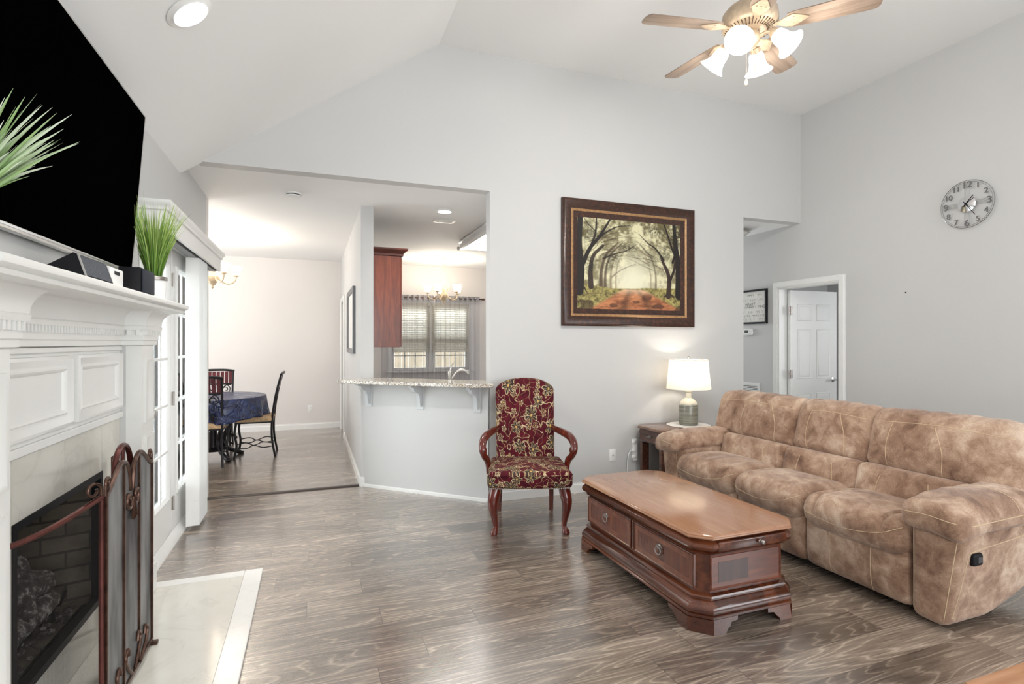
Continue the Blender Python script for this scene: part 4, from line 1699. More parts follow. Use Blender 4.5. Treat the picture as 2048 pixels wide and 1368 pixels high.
def sheer():
    t = NT('grey_sheer_voile')
    v = t.coord()
    tr = t.n('ShaderNodeBsdfTransparent')
    tr.inputs[0].default_value = (0.92, 0.92, 0.94, 1)
    df = t.n('ShaderNodeBsdfDiffuse')
    df.inputs[0].default_value = (*srgb(186, 184, 188), 1)
    tl = t.n('ShaderNodeBsdfTranslucent')
    tl.inputs[0].default_value = (*srgb(186, 184, 188), 1)
    a = t.n('ShaderNodeMixShader')
    a.inputs[0].default_value = 0.4
    t.t.links.new(df.outputs[0], a.inputs[1])
    t.t.links.new(tl.outputs[0], a.inputs[2])
    mx = t.n('ShaderNodeMixShader')
    lw = t.n('ShaderNodeLayerWeight')
    lw.inputs[0].default_value = 0.35
    f = t.math('ADD', 0.08, t.math('MULTIPLY', lw.outputs[1], 0.5), clamp=True)
    t.t.links.new(f, mx.inputs[0])
    t.t.links.new(tr.outputs[0], mx.inputs[1])
    t.t.links.new(a.outputs[0], mx.inputs[2])
    t.t.links.new(mx.outputs[0], t.out.inputs[0])
    return t.m


M['sheer'] = sheer()
M['band'] = flat('grey_curtain_band', srgb(150, 148, 152), 0.9, var=0.08, vs=30)
rod = thing('curtain_rod', 'dark curtain rod with finials above the kitchen window', 'curtain rod', (1.98, 9.3, 2.19))
m = MB()
m.tube([(1.08, 9.3, 2.19), (2.87, 9.3, 2.19)], 0.011, 10)
m.build('rod', M['bronze'], rod)
for x, s in ((1.08, -1), (2.87, 1)):
    m = MB()
    Mx = Matrix.Translation((x, 9.3, 2.19)) @ Matrix.Rotation(R(90 * s), 4, 'Y')
    m.lathe([(0.013, 0), (0.02, 0.008), (0.013, 0.016), (0.024, 0.03), (0.018, 0.055), (0.001, 0.075)], n=14, M=Mx)
    m.build('finial', M['bronze'], rod)
    m = MB()
    m.tube([(x + s * -0.03, 9.3, 2.19), (x + s * -0.03, 9.345, 2.185), (x + s * -0.03, 9.3995, 2.18)], 0.008, 8)
    m.build('rod_bracket', M['bronze'], rod)


def curtain(x0, x1, label, seed, dens):
    t = thing('sheer_curtain', label, 'curtain', ((x0 + x1) / 2, 9.3, 2.22), group='sheer kitchen curtains')
    n_ = 220
    rr = random.Random(seed)
    pa, pb = rr.uniform(0, 6), rr.uniform(0, 6)
    L = x1 - x0
    rows = []
    for z, am in ((2.235, 0.5), (2.19, 0.55), (2.14, 0.6), (1.9, 0.9), (1.6, 1.0), (1.2, 1.05), (0.8, 1.1), (0.35, 1.1)):
        row = []
        for i in range(n_ + 1):
            u_ = i / n_
            y = 9.3 + am * (0.026 * math.sin(u_ * dens * 2 * math.pi + pa) + 0.010 * math.sin(u_ * dens * 4.3 * math.pi + pb))
            row.append((x0 + L * u_ + 0.01 * am * math.cos(u_ * dens * 2 * math.pi + pa), y, z))
        rows.append(row)
    m = MB()
    m.rings(rows, False, False, False)
    m.build('voile', M['sheer'], t, 180)
    m = MB()
    for k in range(int(dens)):
        for ph_ in (0.0, 0.5):
            u_ = (k + ph_ + 0.02 - pa / (2 * math.pi)) / dens
            if 0.02 < u_ < 0.98:
                x = x0 + L * u_
                pts = [(x + 0.022 * math.cos(a), 9.3 + 0.004 * math.cos(a), 2.19 + 0.022 * math.sin(a)) for a in [2 * math.pi * i / 14 for i in range(14)]]
                m.tube(pts, 0.004, 6, closed=True)
    m.build('grommet', M['chrome'], t)
    m = MB()
    m.rings([[(p[0], p[1] - 0.002, z) for p in rows[1]] for z in (2.232, 2.145)], False, False, False)
    m.build('header_band', M['band'], t, 180)
    return t


curtain(1.10, 2.0, 'grey sheer curtain on the left half of the kitchen window, beside the cabinet', 4, 9)
curtain(2.025, 2.84, 'grey sheer curtain on the right half of the kitchen window, below the chandelier', 8, 9)

# fence seen through the kitchen window
fn = thing('garden_fence', 'weathered board fence outside the kitchen window', 'fence', (2.0, 11.6, 0))
m = MB()
for k in range(36):
    x = -0.6 + k * 0.15
    m.box((x, 11.6, 0.0), (x + 0.142, 11.62, 1.55))
m.build('boards', flat('weathered_fence_wood', srgb(164, 150, 132), 0.85, var=0.15, vs=6), fn)
m = MB()
for z in (0.3, 1.3):
    m.box((-0.6, 11.622, z), (4.8, 11.66, z + 0.09))
m.build('rails', flat('fence_rail_wood', srgb(150, 138, 120), 0.85, var=0.1), fn)
m = MB()
m.box((-4, 9.55, -0.12), (6, 14, -0.02))
struct('ground', m, flat('dull_grass', srgb(120, 126, 96), 0.95, var=0.2, vs=4))

# framed print in the dining passage
t = thing('framed_print', 'slim grey framed print on the wall of the dining passage', 'picture', (HX, 6.68, 1.665))
m = MB()
m.frame((HX - 0.0008, 7.2, 1.29), (0, -1, 0), (0, 0, 1), 1.04, 0.75, [(0, 0), (0, 0.03), (0.006, 0.033), (0.05, 0.022), (0.055, 0.01)])
m.build('picture_frame', flat('pewter_frame', srgb(112, 113, 116), 0.35, 0.4), t)
m = MB()
m.box((HX - 0.012, 6.2, 1.33), (HX - 0.006, 7.16, 2.0))
m.build('print', flat('pale_print_paper', srgb(224, 223, 220), 0.5, var=0.04), t)


from mathutils.bvhtree import BVHTree


def surface_tube(ob, pts, direction, r, lift=0.0):
    """drop a line of points onto a mesh along `direction` and return the points hit (mesh space)"""
    me = ob.data
    tree = BVHTree.FromPolygons([v.co for v in me.vertices], [tuple(p.vertices) for p in me.polygons])
    d = Vector(direction).normalized()
    out = []
    for p in pts:
        h = tree.ray_cast(Vector(p) - d * 1.5, d)
        if h[0] is not None:
            out.append(h[0] + h[1] * lift)
    return out


def seam(ob, paths, mat, r=0.0017, name='stitching'):
    """stitched lines lying on a cushion; one part per cushion"""
    m = MB()
    b = base_of(ob)
    for pts, d in paths:
        hit = surface_tube(ob, [Vector(p) - b for p in pts], d, r, r * 0.3)
        if len(hit) > 2:
            m.tube(hit, r, 5)
    if m.v:
        return m.build(name, mat, ob, local=True)


# ------------------------------------------------------------------ sofa
def suede():
    t = NT('brown_brushed_suede')
    v = t.coord()
    a = t.noise(v, 3.2, 4, 0.6, 0.8)
    b = t.noise(v, 11, 5, 0.65, 0.6)
    c = t.noise(v, 160, 2, 0.6)
    f = t.math('ADD', t.math('MULTIPLY', a, 0.55), t.math('ADD', t.math('MULTIPLY', b, 0.38), t.math('MULTIPLY', c, 0.13)))
    t.bs(Base_Color=t.ramp(f, [(0.38, srgb(102, 74, 57)), (0.49, srgb(148, 117, 96)), (0.58, srgb(180, 151, 129)), (0.68, srgb(210, 189, 169))]), Roughness=0.85)
    t.b.inputs['Sheen Weight'].default_value = 0.25
    t.b.inputs['Specular IOR Level'].default_value = 0.25
    t.bump(t.math('ADD', t.math('MULTIPLY', b, 0.6), t.math('MULTIPLY', c, 0.25)), 0.35, 0.01)
    return t.m


M['suede'] = suede()
M['stitch'] = flat('cream_thread', srgb(208, 186, 152), 0.8)
sofa = thing('reclining_sofa', 'three seat brown suede reclining sofa with padded arms', 'sofa', (3.35, 2.85, 0))
S0, S1 = 1.885, 3.735
CUTS = (1.885, 2.51, 3.085, 3.735)


def lin(p, q, n=24):
    p, q = Vector(p), Vector(q)
    return [p.lerp(q, i / n) for i in range(n + 1)]


for i in range(3):
    y0, y1 = CUTS[i], CUTS[i + 1]
    w, yc = y1 - y0, (y0 + y1) / 2
    # foot rest panel
    m = MB()
    m.soft((2.955, yc, 0.195), (0.15, w - 0.004, 0.31), 0.035, (6, 12, 12), warp=lambda a, b, c, p: (p[0] - 0.018 * (1 - b ** 4) * (1 - c ** 4) * (a < 0) + 0.02 * (c < 0) * c * c, p[1], p[2]))
    fo = m.build('footrest_panel', M['suede'], sofa, 60)
    seam(fo, [(lin((2.9, yc + s * w * 0.2, 0.06), (2.9, yc + s * w * 0.2, 0.33)), (1, 0, 0)) for s in (-1, 1)], M['stitch'])

    # seat cushion, rolled over the front
    rs = random.Random(20 + i)
    pleat = [(rs.uniform(-0.8, 0.8), rs.uniform(0.022, 0.045), rs.uniform(0.006, 0.013)) for _ in range(11)]

    def seat_warp(a, b, c, p, w=w, pleat=pleat):
        x, y, z = p
        crown = (1 - b * b)
        if c > -0.2:
            z += 0.022 * crown * max(0, 1 - (a + 0.45) ** 2)
            z -= 0.035 * max(0, a + 0.1)
            for py, ps, pa in pleat:
                z -= pa * math.exp(-((b - py) / ps) ** 2) * max(0.0, 1 - abs(a + 0.62) / 0.4)
        if a < -0.3:
            x -= 0.022 * crown * (1 - 0.5 * abs(c))
            x += 0.05 * max(0, -c - 0.1)
            for py, ps, pa in pleat:
                x += 0.5 * pa * math.exp(-((b - py) / ps) ** 2) * max(0, c + 0.6)
        return (x, y, z)
    m = MB()
    m.soft((3.185, yc, 0.378), (0.72, w + 0.012, 0.235), 0.10, (34, 40, 20), warp=seat_warp)
    so = m.build('seat_cushion', M['suede'], sofa, 60)
    path = bez([(2.85, y0 + 0.025, 0.455), (2.85, y0 + 0.12, 0.405), (2.85, yc, 0.372), (2.85, y1 - 0.12, 0.382), (2.85, y1 - 0.02, 0.40)], 10)
    seam(so, [(path, (1, 0, 0)), (lin((3.05, y1 - 0.10, 0.6), (3.45, y1 - 0.13, 0.6)), (0, 0, -1)), (lin((3.05, y0 + 0.12, 0.6), (3.45, y0 + 0.15, 0.6)), (0, 0, -1))], M['stitch'])

    # back: lumbar roll and tall upper pad
    def back_warp(a, b, c, p, tilt=R(14), amp=0.03):
        x, y, z = p
        if a < 0:
            x -= amp * (1 - b * b) * (1 - c * c)
        x, z = x * math.cos(tilt) + z * math.sin(tilt), -x * math.sin(tilt) + z * math.cos(tilt)
        return (x, y, z)
    m = MB()
    m.soft((3.448, yc, 0.508), (0.27, w + 0.022, 0.235), 0.055, (14, 24, 16), warp=lambda a, b, c, p: back_warp(a, b, c, p, R(12), 0.022))
    lo = m.build('lumbar_cushion', M['suede'], sofa, 60)
    seam(lo, [(bez([(3.2, yc + s * w * 0.22, 0.60), (3.2, yc + s * w * 0.25, 0.51), (3.2, yc + s * w * 0.26, 0.43)], 8), (1, 0, 0)) for s in (-1, 1)], M['stitch'])

    def up_warp(a, b, c, p):
        x, y, z = p
        if a < 0:
            x -= 0.035 * (1 - b * b) * (1 - c * c)
            x += 0.004 * math.sin(b * 13 + i) * max(0, abs(c) - 0.5)
        if c > 0.3:
            z += 0.012 * (1 - b * b) + 0.003 * math.sin(b * 17 + 2 * i) - 0.05 * max(0, abs(b) - 0.7) ** 1.5
            x += 0.10 * (c - 0.3) ** 2 * (a < 0)
        tilt = R(15)
        x, z = x * math.cos(tilt) + z * math.sin(tilt), -x * math.sin(tilt) + z * math.cos(tilt)
        return (x, y, z)
    ub0, ub1 = (1.70 if i == 0 else y0), (3.93 if i == 2 else y1)
    uc, uw = (ub0 + ub1) / 2, ub1 - ub0
    m = MB()
    m.soft((3.595, uc, 0.776), (0.30, uw + 0.026, 0.405), 0.065, (20, 34, 26), warp=up_warp)
    uo = m.build('back_cushion', M['suede'], sofa, 60)
    seam(uo, [(bez([(3.2, yc + s * w * 0.20 + 0.03, 0.915), (3.2, yc + s * w * 0.265 + 0.01, 0.77), (3.2, yc + s * w * 0.25, 0.61)], 10), (1, 0, 0)) for s in (-1, 1)]
         + [(bez([(3.2, ub0 + 0.03, 0.905), (3.2, uc, 0.925), (3.2, ub1 - 0.03, 0.905)], 12), (1, 0, 0))], M['stitch'])

# back shell
m = MB()
m.soft((3.71, (S0 + S1) / 2, 0.485), (0.26, S1 - S0 + 0.30, 0.77), 0.07, (10, 20, 16), warp=lambda a, b, c, p: (p[0] + 0.13 * (c + 0.4), p[1], p[2] + (0.0 if c > 0 else 0.02)))
m.build('back_shell', M['suede'], sofa, 60)
m = MB()
m.box((3.02, S0, 0.07), (3.6, S1, 0.24), 0.01, 1)
m.build('seat_base', M['black'], sofa)
# arms
for s, yin in ((-1, S0), (1, S1)):
    yc = yin + s * 0.085

    def arm_warp(a, b, c, p, s=s):
        x, y, z = p
        out = s * b
        y += s * 0.075 * (c + 1) / 2 * (0.55 + 0.45 * out)
        if c < 0:
            z += 0.165 * max(0, a + 0.35) ** 1.3 * (-c)
        if a < 0:
            x -= 0.015 * (1 - b * b)
            x -= 0.02 * (c + 1) / 2
        return (x, y, z)
    m = MB()
    m.soft((3.36, yc, 0.285), (0.93, 0.175, 0.53), 0.045, (26, 14, 24), warp=arm_warp)
    ao = m.build('arm', M['suede'], sofa, 60)
    yo = yc + s * 0.085
    pth = [(lin((2.5, yo - s * 0.012, 0.06), (2.5, yo + s * 0.055, 0.50)), (1, 0, 0)), (lin((2.5, yin + s * 0.018, 0.06), (2.5, yin + s * 0.03, 0.50)), (1, 0, 0))]
    pth.append((bez([(2.97, yo + s, 0.40), (3.12, yo + s, 0.415), (3.35, yo + s, 0.435), (3.75, yo + s, 0.49)], 8), (0, -s, 0)))
    pth.append((bez([(2.965, yo + s, 0.39), (2.95, yo + s, 0.25), (2.925, yo + s, 0.07)], 8), (0, -s, 0)))
    seam(ao, pth, M['stitch'])

    def pad_warp(a, b, c, p, s=s):
        x, y, z = p
        z += 0.02 * (1 - b * b) * (c > 0)
        z -= 0.05 * max(0, -a - 0.35) ** 1.4
        if a < 0:
            z -= 0.02 * max(0, -a - 0.6)
        z += 0.004 * math.sin(a * 18) * (c > 0) * abs(b)
        z -= 0.03 * max(0.0, s * b) ** 2
        return (x, y, z)
    m = MB()
    m.soft((3.225, yc + s * 0.045, 0.578), (0.82, 0.29, 0.14), 0.06, (30, 20, 12), warp=pad_warp)
    po = m.build('arm_pad', M['suede'], sofa, 60)
    ya = yc + s * 0.045
    seam(po, [(lin((3.28, ya - 0.14, 0.9), (3.25, ya + 0.14, 0.9)), (0, 0, -1)),
              (bez([(2.5, ya - 0.12, 0.565), (2.5, ya, 0.575), (2.5, ya + 0.12, 0.565)], 8), (1, 0, 0)),
              (lin((2.9, ya + s, 0.552), (3.55, ya + s, 0.57)), (0, -s, 0))], M['stitch'])
for x, y in ((3.02, 1.86), (3.02, 3.76), (3.6, 1.95), (3.6, 3.68)):
    m = MB()
    m.cyl((x, y, 0), (x, y, 0.09), 0.02, 0.025, 12)
    m.build('foot', M['black'], sofa)
# recliner release on the near arm
m = MB()
Mx = Matrix.Translation((3.02, 1.695, 0.365)) @ Matrix.Rotation(R(90), 4, 'X')
m.soft((0, 0, 0.035), (0.075, 0.062, 0.03), 0.014, (8, 8, 6), M=Mx)
rl_ = m.build('recline_lever', M['black'], sofa)
m = MB()
m.box((3.01, 1.640, 0.352), (3.04, 1.648, 0.38), 0.003, 1)
m.build('lever_tab', flat('grey_lever', srgb(70, 70, 72), 0.3), rl_)

# ------------------------------------------------------------------ wood for the tables
M['mahogany'] = wood('polished_mahogany', srgb(48, 21, 12), srgb(80, 38, 21), srgb(112, 61, 36), 'y', 1.0, 0.22, 0.3, 0.6)
M['mahogany_top'] = wood('mahogany_table_top', srgb(136, 92, 66), srgb(160, 116, 88), srgb(182, 140, 110), 'y', 1.3, 0.15, 0.25, 0.5)
M['mahogany_x'] = wood('mahogany_end_panel', srgb(70, 31, 17), srgb(98, 46, 25), srgb(122, 64, 38), 'x', 1.0, 0.26, 0.3, 0.6)
M['inlay'] = wood('mahogany_crossband', srgb(84, 42, 26), srgb(108, 58, 37), srgb(130, 78, 52), 'z', 1.4, 0.28, 0.3)
M['veneer'] = wood('mahogany_drawer_veneer', srgb(68, 29, 17), srgb(98, 48, 29), srgb(126, 70, 45), 'z', 0.9, 0.26, 0.3, 0.6, rot=(0.6, 0, 0))
M['panel_dark'] = wood('dark_veneer_panel', srgb(44, 20, 14), srgb(60, 29, 20), srgb(78, 40, 28), 'z', 1.2, 0.3, 0.3)


def octo(x0, x1, y0, y1, ch, off, z):
    x0, x1, y0, y1 = x0 - off, x1 + off, y0 - off, y1 + off
    c = ch + off * 0.59
    return [(x0 + c, y0, z), (x1 - c, y0, z), (x1, y0 + c, z), (x1, y1 - c, z), (x1 - c, y1, z), (x0 + c, y1, z), (x0, y1 - c, z), (x0, y0 + c, z)]


def ring_pull(name, p, parent, r=0.02):
    """small backplate with a hanging ring on a face looking towards -x"""
    m = MB()
    Mx = Matrix.Translation(p) @ Matrix.Rotation(R(-90), 4, 'Y')
    m.lathe([(0.017, 0), (0.017, 0.003), (0.009, 0.006), (0.007, 0.014), (0.001, 0.016)], n=16, M=Mx)
    for s in (-1, 1):
        m.tube([(p[0] - 0.003, p[1], p[2]), (p[0] - 0.003, p[1] + s * 0.018, p[2] + 0.006), (p[0] - 0.003, p[1] + s * 0.03, p[2] + 0.0)], [0.006, 0.005, 0.002], 6)
    o = m.build(name, M['pewter'], parent)
    m = MB()
    m.tube([(p[0] - 0.013 - 0.003 * math.sin(a), p[1] + r * math.sin(a), p[2] - r * 0.95 + r * math.cos(a)) for a in [2 * math.pi * i / 20 for i in range(20)]], 0.0028, 6, closed=True)
    m.build('ring', M['pewter'], o)


ct = thing('coffee_table', 'large mahogany chest coffee table with clipped corners and two ring pull drawers', 'coffee table', (2.068, 2.735, 0))
X0, X1, Y0, Y1, CH = 1.735, 2.40, 2.095, 3.375, 0.085
m = MB()
m.rings([octo(X0, X1, Y0, Y1, CH, o_, z) for o_, z in ((-0.03, 0.455), (-0.006, 0.456), (0.0, 0.461), (0.0, 0.466), (-0.004, 0.469), (-0.004, 0.474), (-0.010, 0.479), (-0.016, 0.48))])
m.build('table_top', M['mahogany_top'], ct)
m = MB()
m.rings([octo(X0, X1, Y0, Y1, CH, o_, z) for o_, z in ((-0.05, 0.372), (-0.036, 0.374), (-0.03, 0.380), (-0.036, 0.386), (-0.040, 0.387), (-0.024, 0.392), (-0.008, 0.402), (-0.001, 0.417), (-0.004, 0.432),
                                                       (-0.016, 0.443), (-0.022, 0.449), (-0.014, 0.452), (-0.014, 0.457))])
m.build('frieze', M['mahogany'], ct)
m = MB()
m.rings([octo(X0, X1, Y0, Y1, CH, -0.052, z) for z in (0.16, 0.374)])
m.build('body', M['mahogany'], ct)
m = MB()
m.rings([octo(X0, X1, Y0, Y1, CH, o_, z) for o_, z in ((-0.06, 0.07), (-0.004, 0.07), (0.0, 0.074), (0.0, 0.084), (-0.008, 0.09), (-0.002, 0.094), (0.0, 0.104), (-0.004, 0.12), (-0.018, 0.138), (-0.034, 0.15), (-0.034, 0.158),
                                                       (-0.026, 0.163), (-0.03, 0.171), (-0.044, 0.176), (-0.06, 0.178))])
m.build('base_moulding', M['mahogany'], ct)
# bracket feet: one wrapped round each clipped corner
for sx, sy in ((-1, -1), (1, -1), (1, 1), (-1, 1)):
    cx, cy_ = (X0 if sx < 0 else X1), (Y0 if sy < 0 else Y1)
    m = MB()
    t_ = 0.025
    prof = [(0.0, 0.0), (0.075, 0.0), (0.082, 0.018), (0.10, 0.03), (0.112, 0.046), (0.15, 0.05), (0.152, 0.0705), (0.0, 0.0705)]
    # along x
    m.rings([[(cx - sx * (CH + d), cy_ - sy * (q + (0.006 if z > 0.04 else 0.0)), z) for d, z in prof] for q in (-0.003, t_)])
    m.rings([[(cx - sx * (q + 0.0), cy_ - sy * (CH + d), z) for d, z in prof] for q in (-0.003, t_)])
    a_ = [(cx - sx * CH, cy_ + sy * 0.003), (cx + sx * 0.003, cy_ - sy * CH), (cx - sx * t_, cy_ - sy * (CH + 0.002)), (cx - sx * (CH + 0.002), cy_ - sy * t_)]
    m.prism(a_, 'z', 0.0, 0.0705)
    m.build('bracket_foot', M['mahogany'], ct)
# two drawers on the side facing the fireplace
ym = (Y0 + Y1) / 2
fx = X0 + 0.052
for a, b in ((Y0 + CH + 0.01, ym - 0.02), (ym + 0.02, Y1 - CH - 0.01)):
    m = MB()
    m.frame((fx, b, 0.192), (0, -1, 0), (0, 0, 1), b - a, 0.17, [(0, -0.002), (0, 0.008), (0.005, 0.010), (0.010, 0.006), (0.012, 0.006)], cap=True)
    d = m.build('drawer', M['veneer'], ct)
    m = MB()
    m.frame((fx - 0.0058, b - 0.012, 0.204), (0, -1, 0), (0, 0, 1), b - a - 0.024, 0.146, [(0, 0), (0, 0.0012), (0.026, 0.0012), (0.026, 0)])
    m.build('banding', M['inlay'], d)
    ring_pull('ring_pull', (fx - 0.006, (a + b) / 2 + 0.02, 0.30), d)
m = MB()
m.box((fx - 0.008, ym - 0.012, 0.19), (fx + 0.004, ym + 0.012, 0.365), 0.003, 1)
m.build('divider', M['mahogany'], ct)
# end panels with a veneered rectangle and a pull-out tray
for y, s in ((Y0 + 0.052, 1), (Y1 - 0.052, -1)):
    m = MB()
    u_ = (1, 0, 0) if s > 0 else (-1, 0, 0)
    ox = X0 + CH + 0.02 if s > 0 else X1 - CH - 0.02
    w_ = X1 - X0 - 2 * CH - 0.04
    m.frame((ox, y, 0.19), u_, (0, 0, 1), w_, 0.175, [(0, -0.001), (0, 0.006), (0.006, 0.008), (0.012, 0.003), (0.02, 0.003)], cap=True)
    e = m.build('end_panel', M['mahogany_x'], ct)
    m = MB()
    m.frame((ox + (0.05 if s > 0 else -0.05), y - s * 0.003, 0.225), u_, (0, 0, 1), w_ * 0.42, 0.10, [(0, 0), (0, 0.0012)], cap=True)
    m.build('veneer', M['panel_dark'], e)
m = MB()
yy = Y0 + 0.002
m.box((X0 + CH + 0.03, yy - 0.004, 0.396), (X1 - CH - 0.03, yy + 0.06, 0.446), 0.008, 3)
tr_ = m.build('pull_out_tray', M['mahogany'], ct)
m = MB()
Mx = Matrix.Translation(((X0 + X1) / 2 + 0.04, yy - 0.003, 0.421)) @ Matrix.Rotation(R(90), 4, 'X')
m.lathe([(0.011, 0), (0.006, 0.004), (0.006, 0.012), (0.012, 0.018), (0.010, 0.026), (0.001, 0.029)], n=16, M=Mx)
m.build('knob', M['pewter'], tr_)

# ------------------------------------------------------------------ end table
M['walnut'] = wood('dark_walnut', srgb(62, 36, 28), srgb(90, 56, 44), srgb(116, 78, 62), 'y', 1.0, 0.22, 0.3, 0.6)
M['walnut_top'] = wood('walnut_table_top', srgb(96, 66, 52), srgb(122, 88, 70), srgb(144, 108, 88), 'x', 1.0, 0.16, 0.3, 0.6)


def end_table(label, x0, x1, y0, y1, zt, ch=0.07, top=None):
    t = thing('end_table', label, 'end table', ((x0 + x1) / 2, (y0 + y1) / 2, 0))
    m = MB()
    m.rings([octo(x0, x1, y0, y1, ch, o_, z) for o_, z in ((-0.03, zt - 0.026), (-0.004, zt - 0.025), (0, zt - 0.02), (0, zt - 0.013), (-0.006, zt - 0.008), (-0.007, zt - 0.003), (-0.014, zt))])
    m.build('table_top', top or M['walnut_top'], t)
    m = MB()
    m.rings([octo(x0, x1, y0, y1, ch, o_, z) for o_, z in ((-0.05, zt - 0.15), (-0.03, zt - 0.149), (-0.024, zt - 0.14), (-0.03, zt - 0.13), (-0.026, zt - 0.10), (-0.014, zt - 0.06), (-0.022, zt - 0.035), (-0.022, zt - 0.025))])
    m.build('frieze', M['walnut'], t)
    m = MB()
    m.frame((x0 + 0.024, y1 - ch - 0.01, zt - 0.135), (0, -1, 0), (0, 0, 1), y1 - y0 - 2 * ch - 0.02, 0.10, [(0, -0.006), (0, 0.008), (0.006, 0.010), (0.012, 0.006), (0.014, 0.006)], cap=True)
    d = m.build('drawer', M['walnut'], t)
    m = MB()
    m.tube([(x0 + 0.016, (y0 + y1) / 2 + 0.03, zt - 0.08), (x0 + 0.002, (y0 + y1) / 2 + 0.025, zt - 0.088), (x0 + 0.002, (y0 + y1) / 2 - 0.025, zt - 0.088), (x0 + 0.016, (y0 + y1) / 2 - 0.03, zt - 0.08)], 0.005, 8)
    m.lathe([(0.012, 0), (0.012, 0.004), (0.001, 0.006)], n=14, M=Matrix.Translation((x0 + 0.018, (y0 + y1) / 2, zt - 0.082)) @ Matrix.Rotation(R(-90), 4, 'Y'))
    m.build('pull', M['pewter'], d)
    for ax, ay in ((x0, y0), (x1, y0), (x1, y1), (x0, y1)):
        sx = 1 if ax == x0 else -1
        sy = 1 if ay == y0 else -1
        a_ = [(ax + sx * 0.03, ay + sy * (ch + 0.035)), (ax + sx * 0.03, ay + sy * ch), (ax + sx * ch, ay + sy * 0.03), (ax + sx * (ch + 0.035), ay + sy * 0.03), (ax + sx * (ch + 0.035), ay + sy * (ch + 0.035))]
        m = MB()
        m.prism(a_, 'z', 0.0, zt - 0.148)
        m.build('leg', M['walnut'], t)
    m = MB()
    m.rings([octo(x0, x1, y0, y1, ch, o_, z) for o_, z in ((-0.03, 0.10), (-0.02, 0.105), (-0.02, 0.125), (-0.03, 0.13))])
    m.build('shelf', M['walnut'], t)
    m = MB()
    m.box((x1 - 0.06, y0 + ch, 0.13), (x1 - 0.045, y1 - ch, zt - 0.15))
    m.build('back_panel', M['walnut'], t)
    return t


end_table('dark wood end table with clipped corners under the table lamp', 2.935, 3.60, 4.02, 4.495, 0.62)
end_table('brown wooden table whose corner shows at the bottom right of the photo', 1.665, 2.30, 0.42, 0.965, 0.48,
          ch=0.03, top=wood('honey_table_top', srgb(150, 96, 60), srgb(178, 124, 84), srgb(198, 146, 106), 'x', 1.0, 0.24, 0.2))

# ------------------------------------------------------------------ lamp and doily
LX, LY, LZ = 3.40, 4.26, 0.62
m = MB()
m.lathe([(0.001, 0.0003), (0.20, 0.0003), (0.205, 0.002), (0.2, 0.004), (0.001, 0.004)], n=48, fn=lambda r, z, a: r * (1 + 0.008 * math.cos(24 * a)))
tag(m.build('doily', flat('white_woven_mat', srgb(228, 226, 222), 0.9, bump=0.3, bscale=300), None, local=True), 'round white mat under the table lamp', 'mat').location = (LX, LY, LZ)


def glaze():
    t = NT('grey_green_drip_glaze')
    v = t.coord()
    x, y, z = t.sep(v)
    lines = t.noise(t.comb(t.math('MULTIPLY', x, 3.0), t.math('MULTIPLY', y, 3.0), t.math('MULTIPLY', z, 70.0)), 1.0, 3, 0.6)
    body = t.ramp(lines, [(0.35, srgb(104, 104, 94)), (0.65, srgb(150, 150, 136))])
    drip = t.math('ADD', z, t.math('MULTIPLY', t.noise(t.comb(t.math('MULTIPLY', x, 18), t.math('MULTIPLY', y, 18), 0), 1.0, 2), 0.03))
    c = t.mix(t.ramp(drip, [(0.20, (0, 0, 0)), (0.222, (1, 1, 1))]), body, srgb(226, 222, 204))
    t.bs(Base_Color=c, Roughness=0.16)
    return t.m


lamp = thing('table_lamp', 'lit table lamp with white drum shade and grey green bottle base', 'lamp', (LX, LY, LZ + 0.0042))
m = MB()
m.lathe([(0.001, 0), (0.08, 0), (0.086, 0.006), (0.088, 0.02), (0.088, 0.195), (0.084, 0.205), (0.075, 0.222), (0.05, 0.245), (0.03, 0.26), (0.026, 0.275), (0.025, 0.31), (0.034, 0.318), (0.034, 0.326), (0.012, 0.33), (0.012, 0.36), (0.001, 0.36)], n=40)
m.build('base', glaze(), lamp, local=True)


def linen():
    t = NT('white_linen_shade')
    v = t.coord((1, 1, 1))
    nz = t.noise(t.coord((300, 300, 300)), 1.0, 2)
    d = t.n('ShaderNodeBsdfDiffuse')
    d.inputs[0].default_value = (0.86, 0.84, 0.8, 1)
    tl = t.n('ShaderNodeBsdfTranslucent')
    t.set(tl.inputs[0], t.ramp(nz, [(0.3, (0.72, 0.68, 0.6)), (0.7, (0.8, 0.76, 0.68))]))
    mx = t.n('ShaderNodeMixShader')
    mx.inputs[0].default_value = 0.5
    t.t.links.new(d.outputs[0], mx.inputs[1])
    t.t.links.new(tl.outputs[0], mx.inputs[2])
    t.t.links.new(mx.outputs[0], t.out.inputs[0])
    return t.m


m = MB()
m.rings([[(r * math.cos(2 * math.pi * k / 48), r * math.sin(2 * math.pi * k / 48), z) for k in range(48)] for r, z in ((0.208, 0.345), (0.2, 0.40), (0.19, 0.5), (0.182, 0.6), (0.18, 0.628))], True, False, False)
sh = m.build('lamp_shade', linen(), lamp, 180, local=True)
m = MB()
for r, z in ((0.2085, 0.346), (0.1805, 0.627)):
    m.tube([(r * math.cos(2 * math.pi * k / 48), r * math.sin(2 * math.pi * k / 48), z) for k in range(48)], 0.003, 6, closed=True)
m.build('shade_trim', M['offwhite'], sh, local=True)
m = MB()
m.tube([(0, 0, 0.36), (0, 0, 0.64)], 0.003, 6)
for a in (0, 2.1, 4.2):
    m.tube([(0, 0, 0.615), (0.18 * math.cos(a), 0.18 * math.sin(a), 0.625)], 0.0015, 5)
m.lathe([(0.006, 0.64), (0.011, 0.645), (0.011, 0.652), (0.005, 0.658), (0.001, 0.66)], n=12)
m.build('finial', M['pewter'], lamp, local=True)
m = MB()
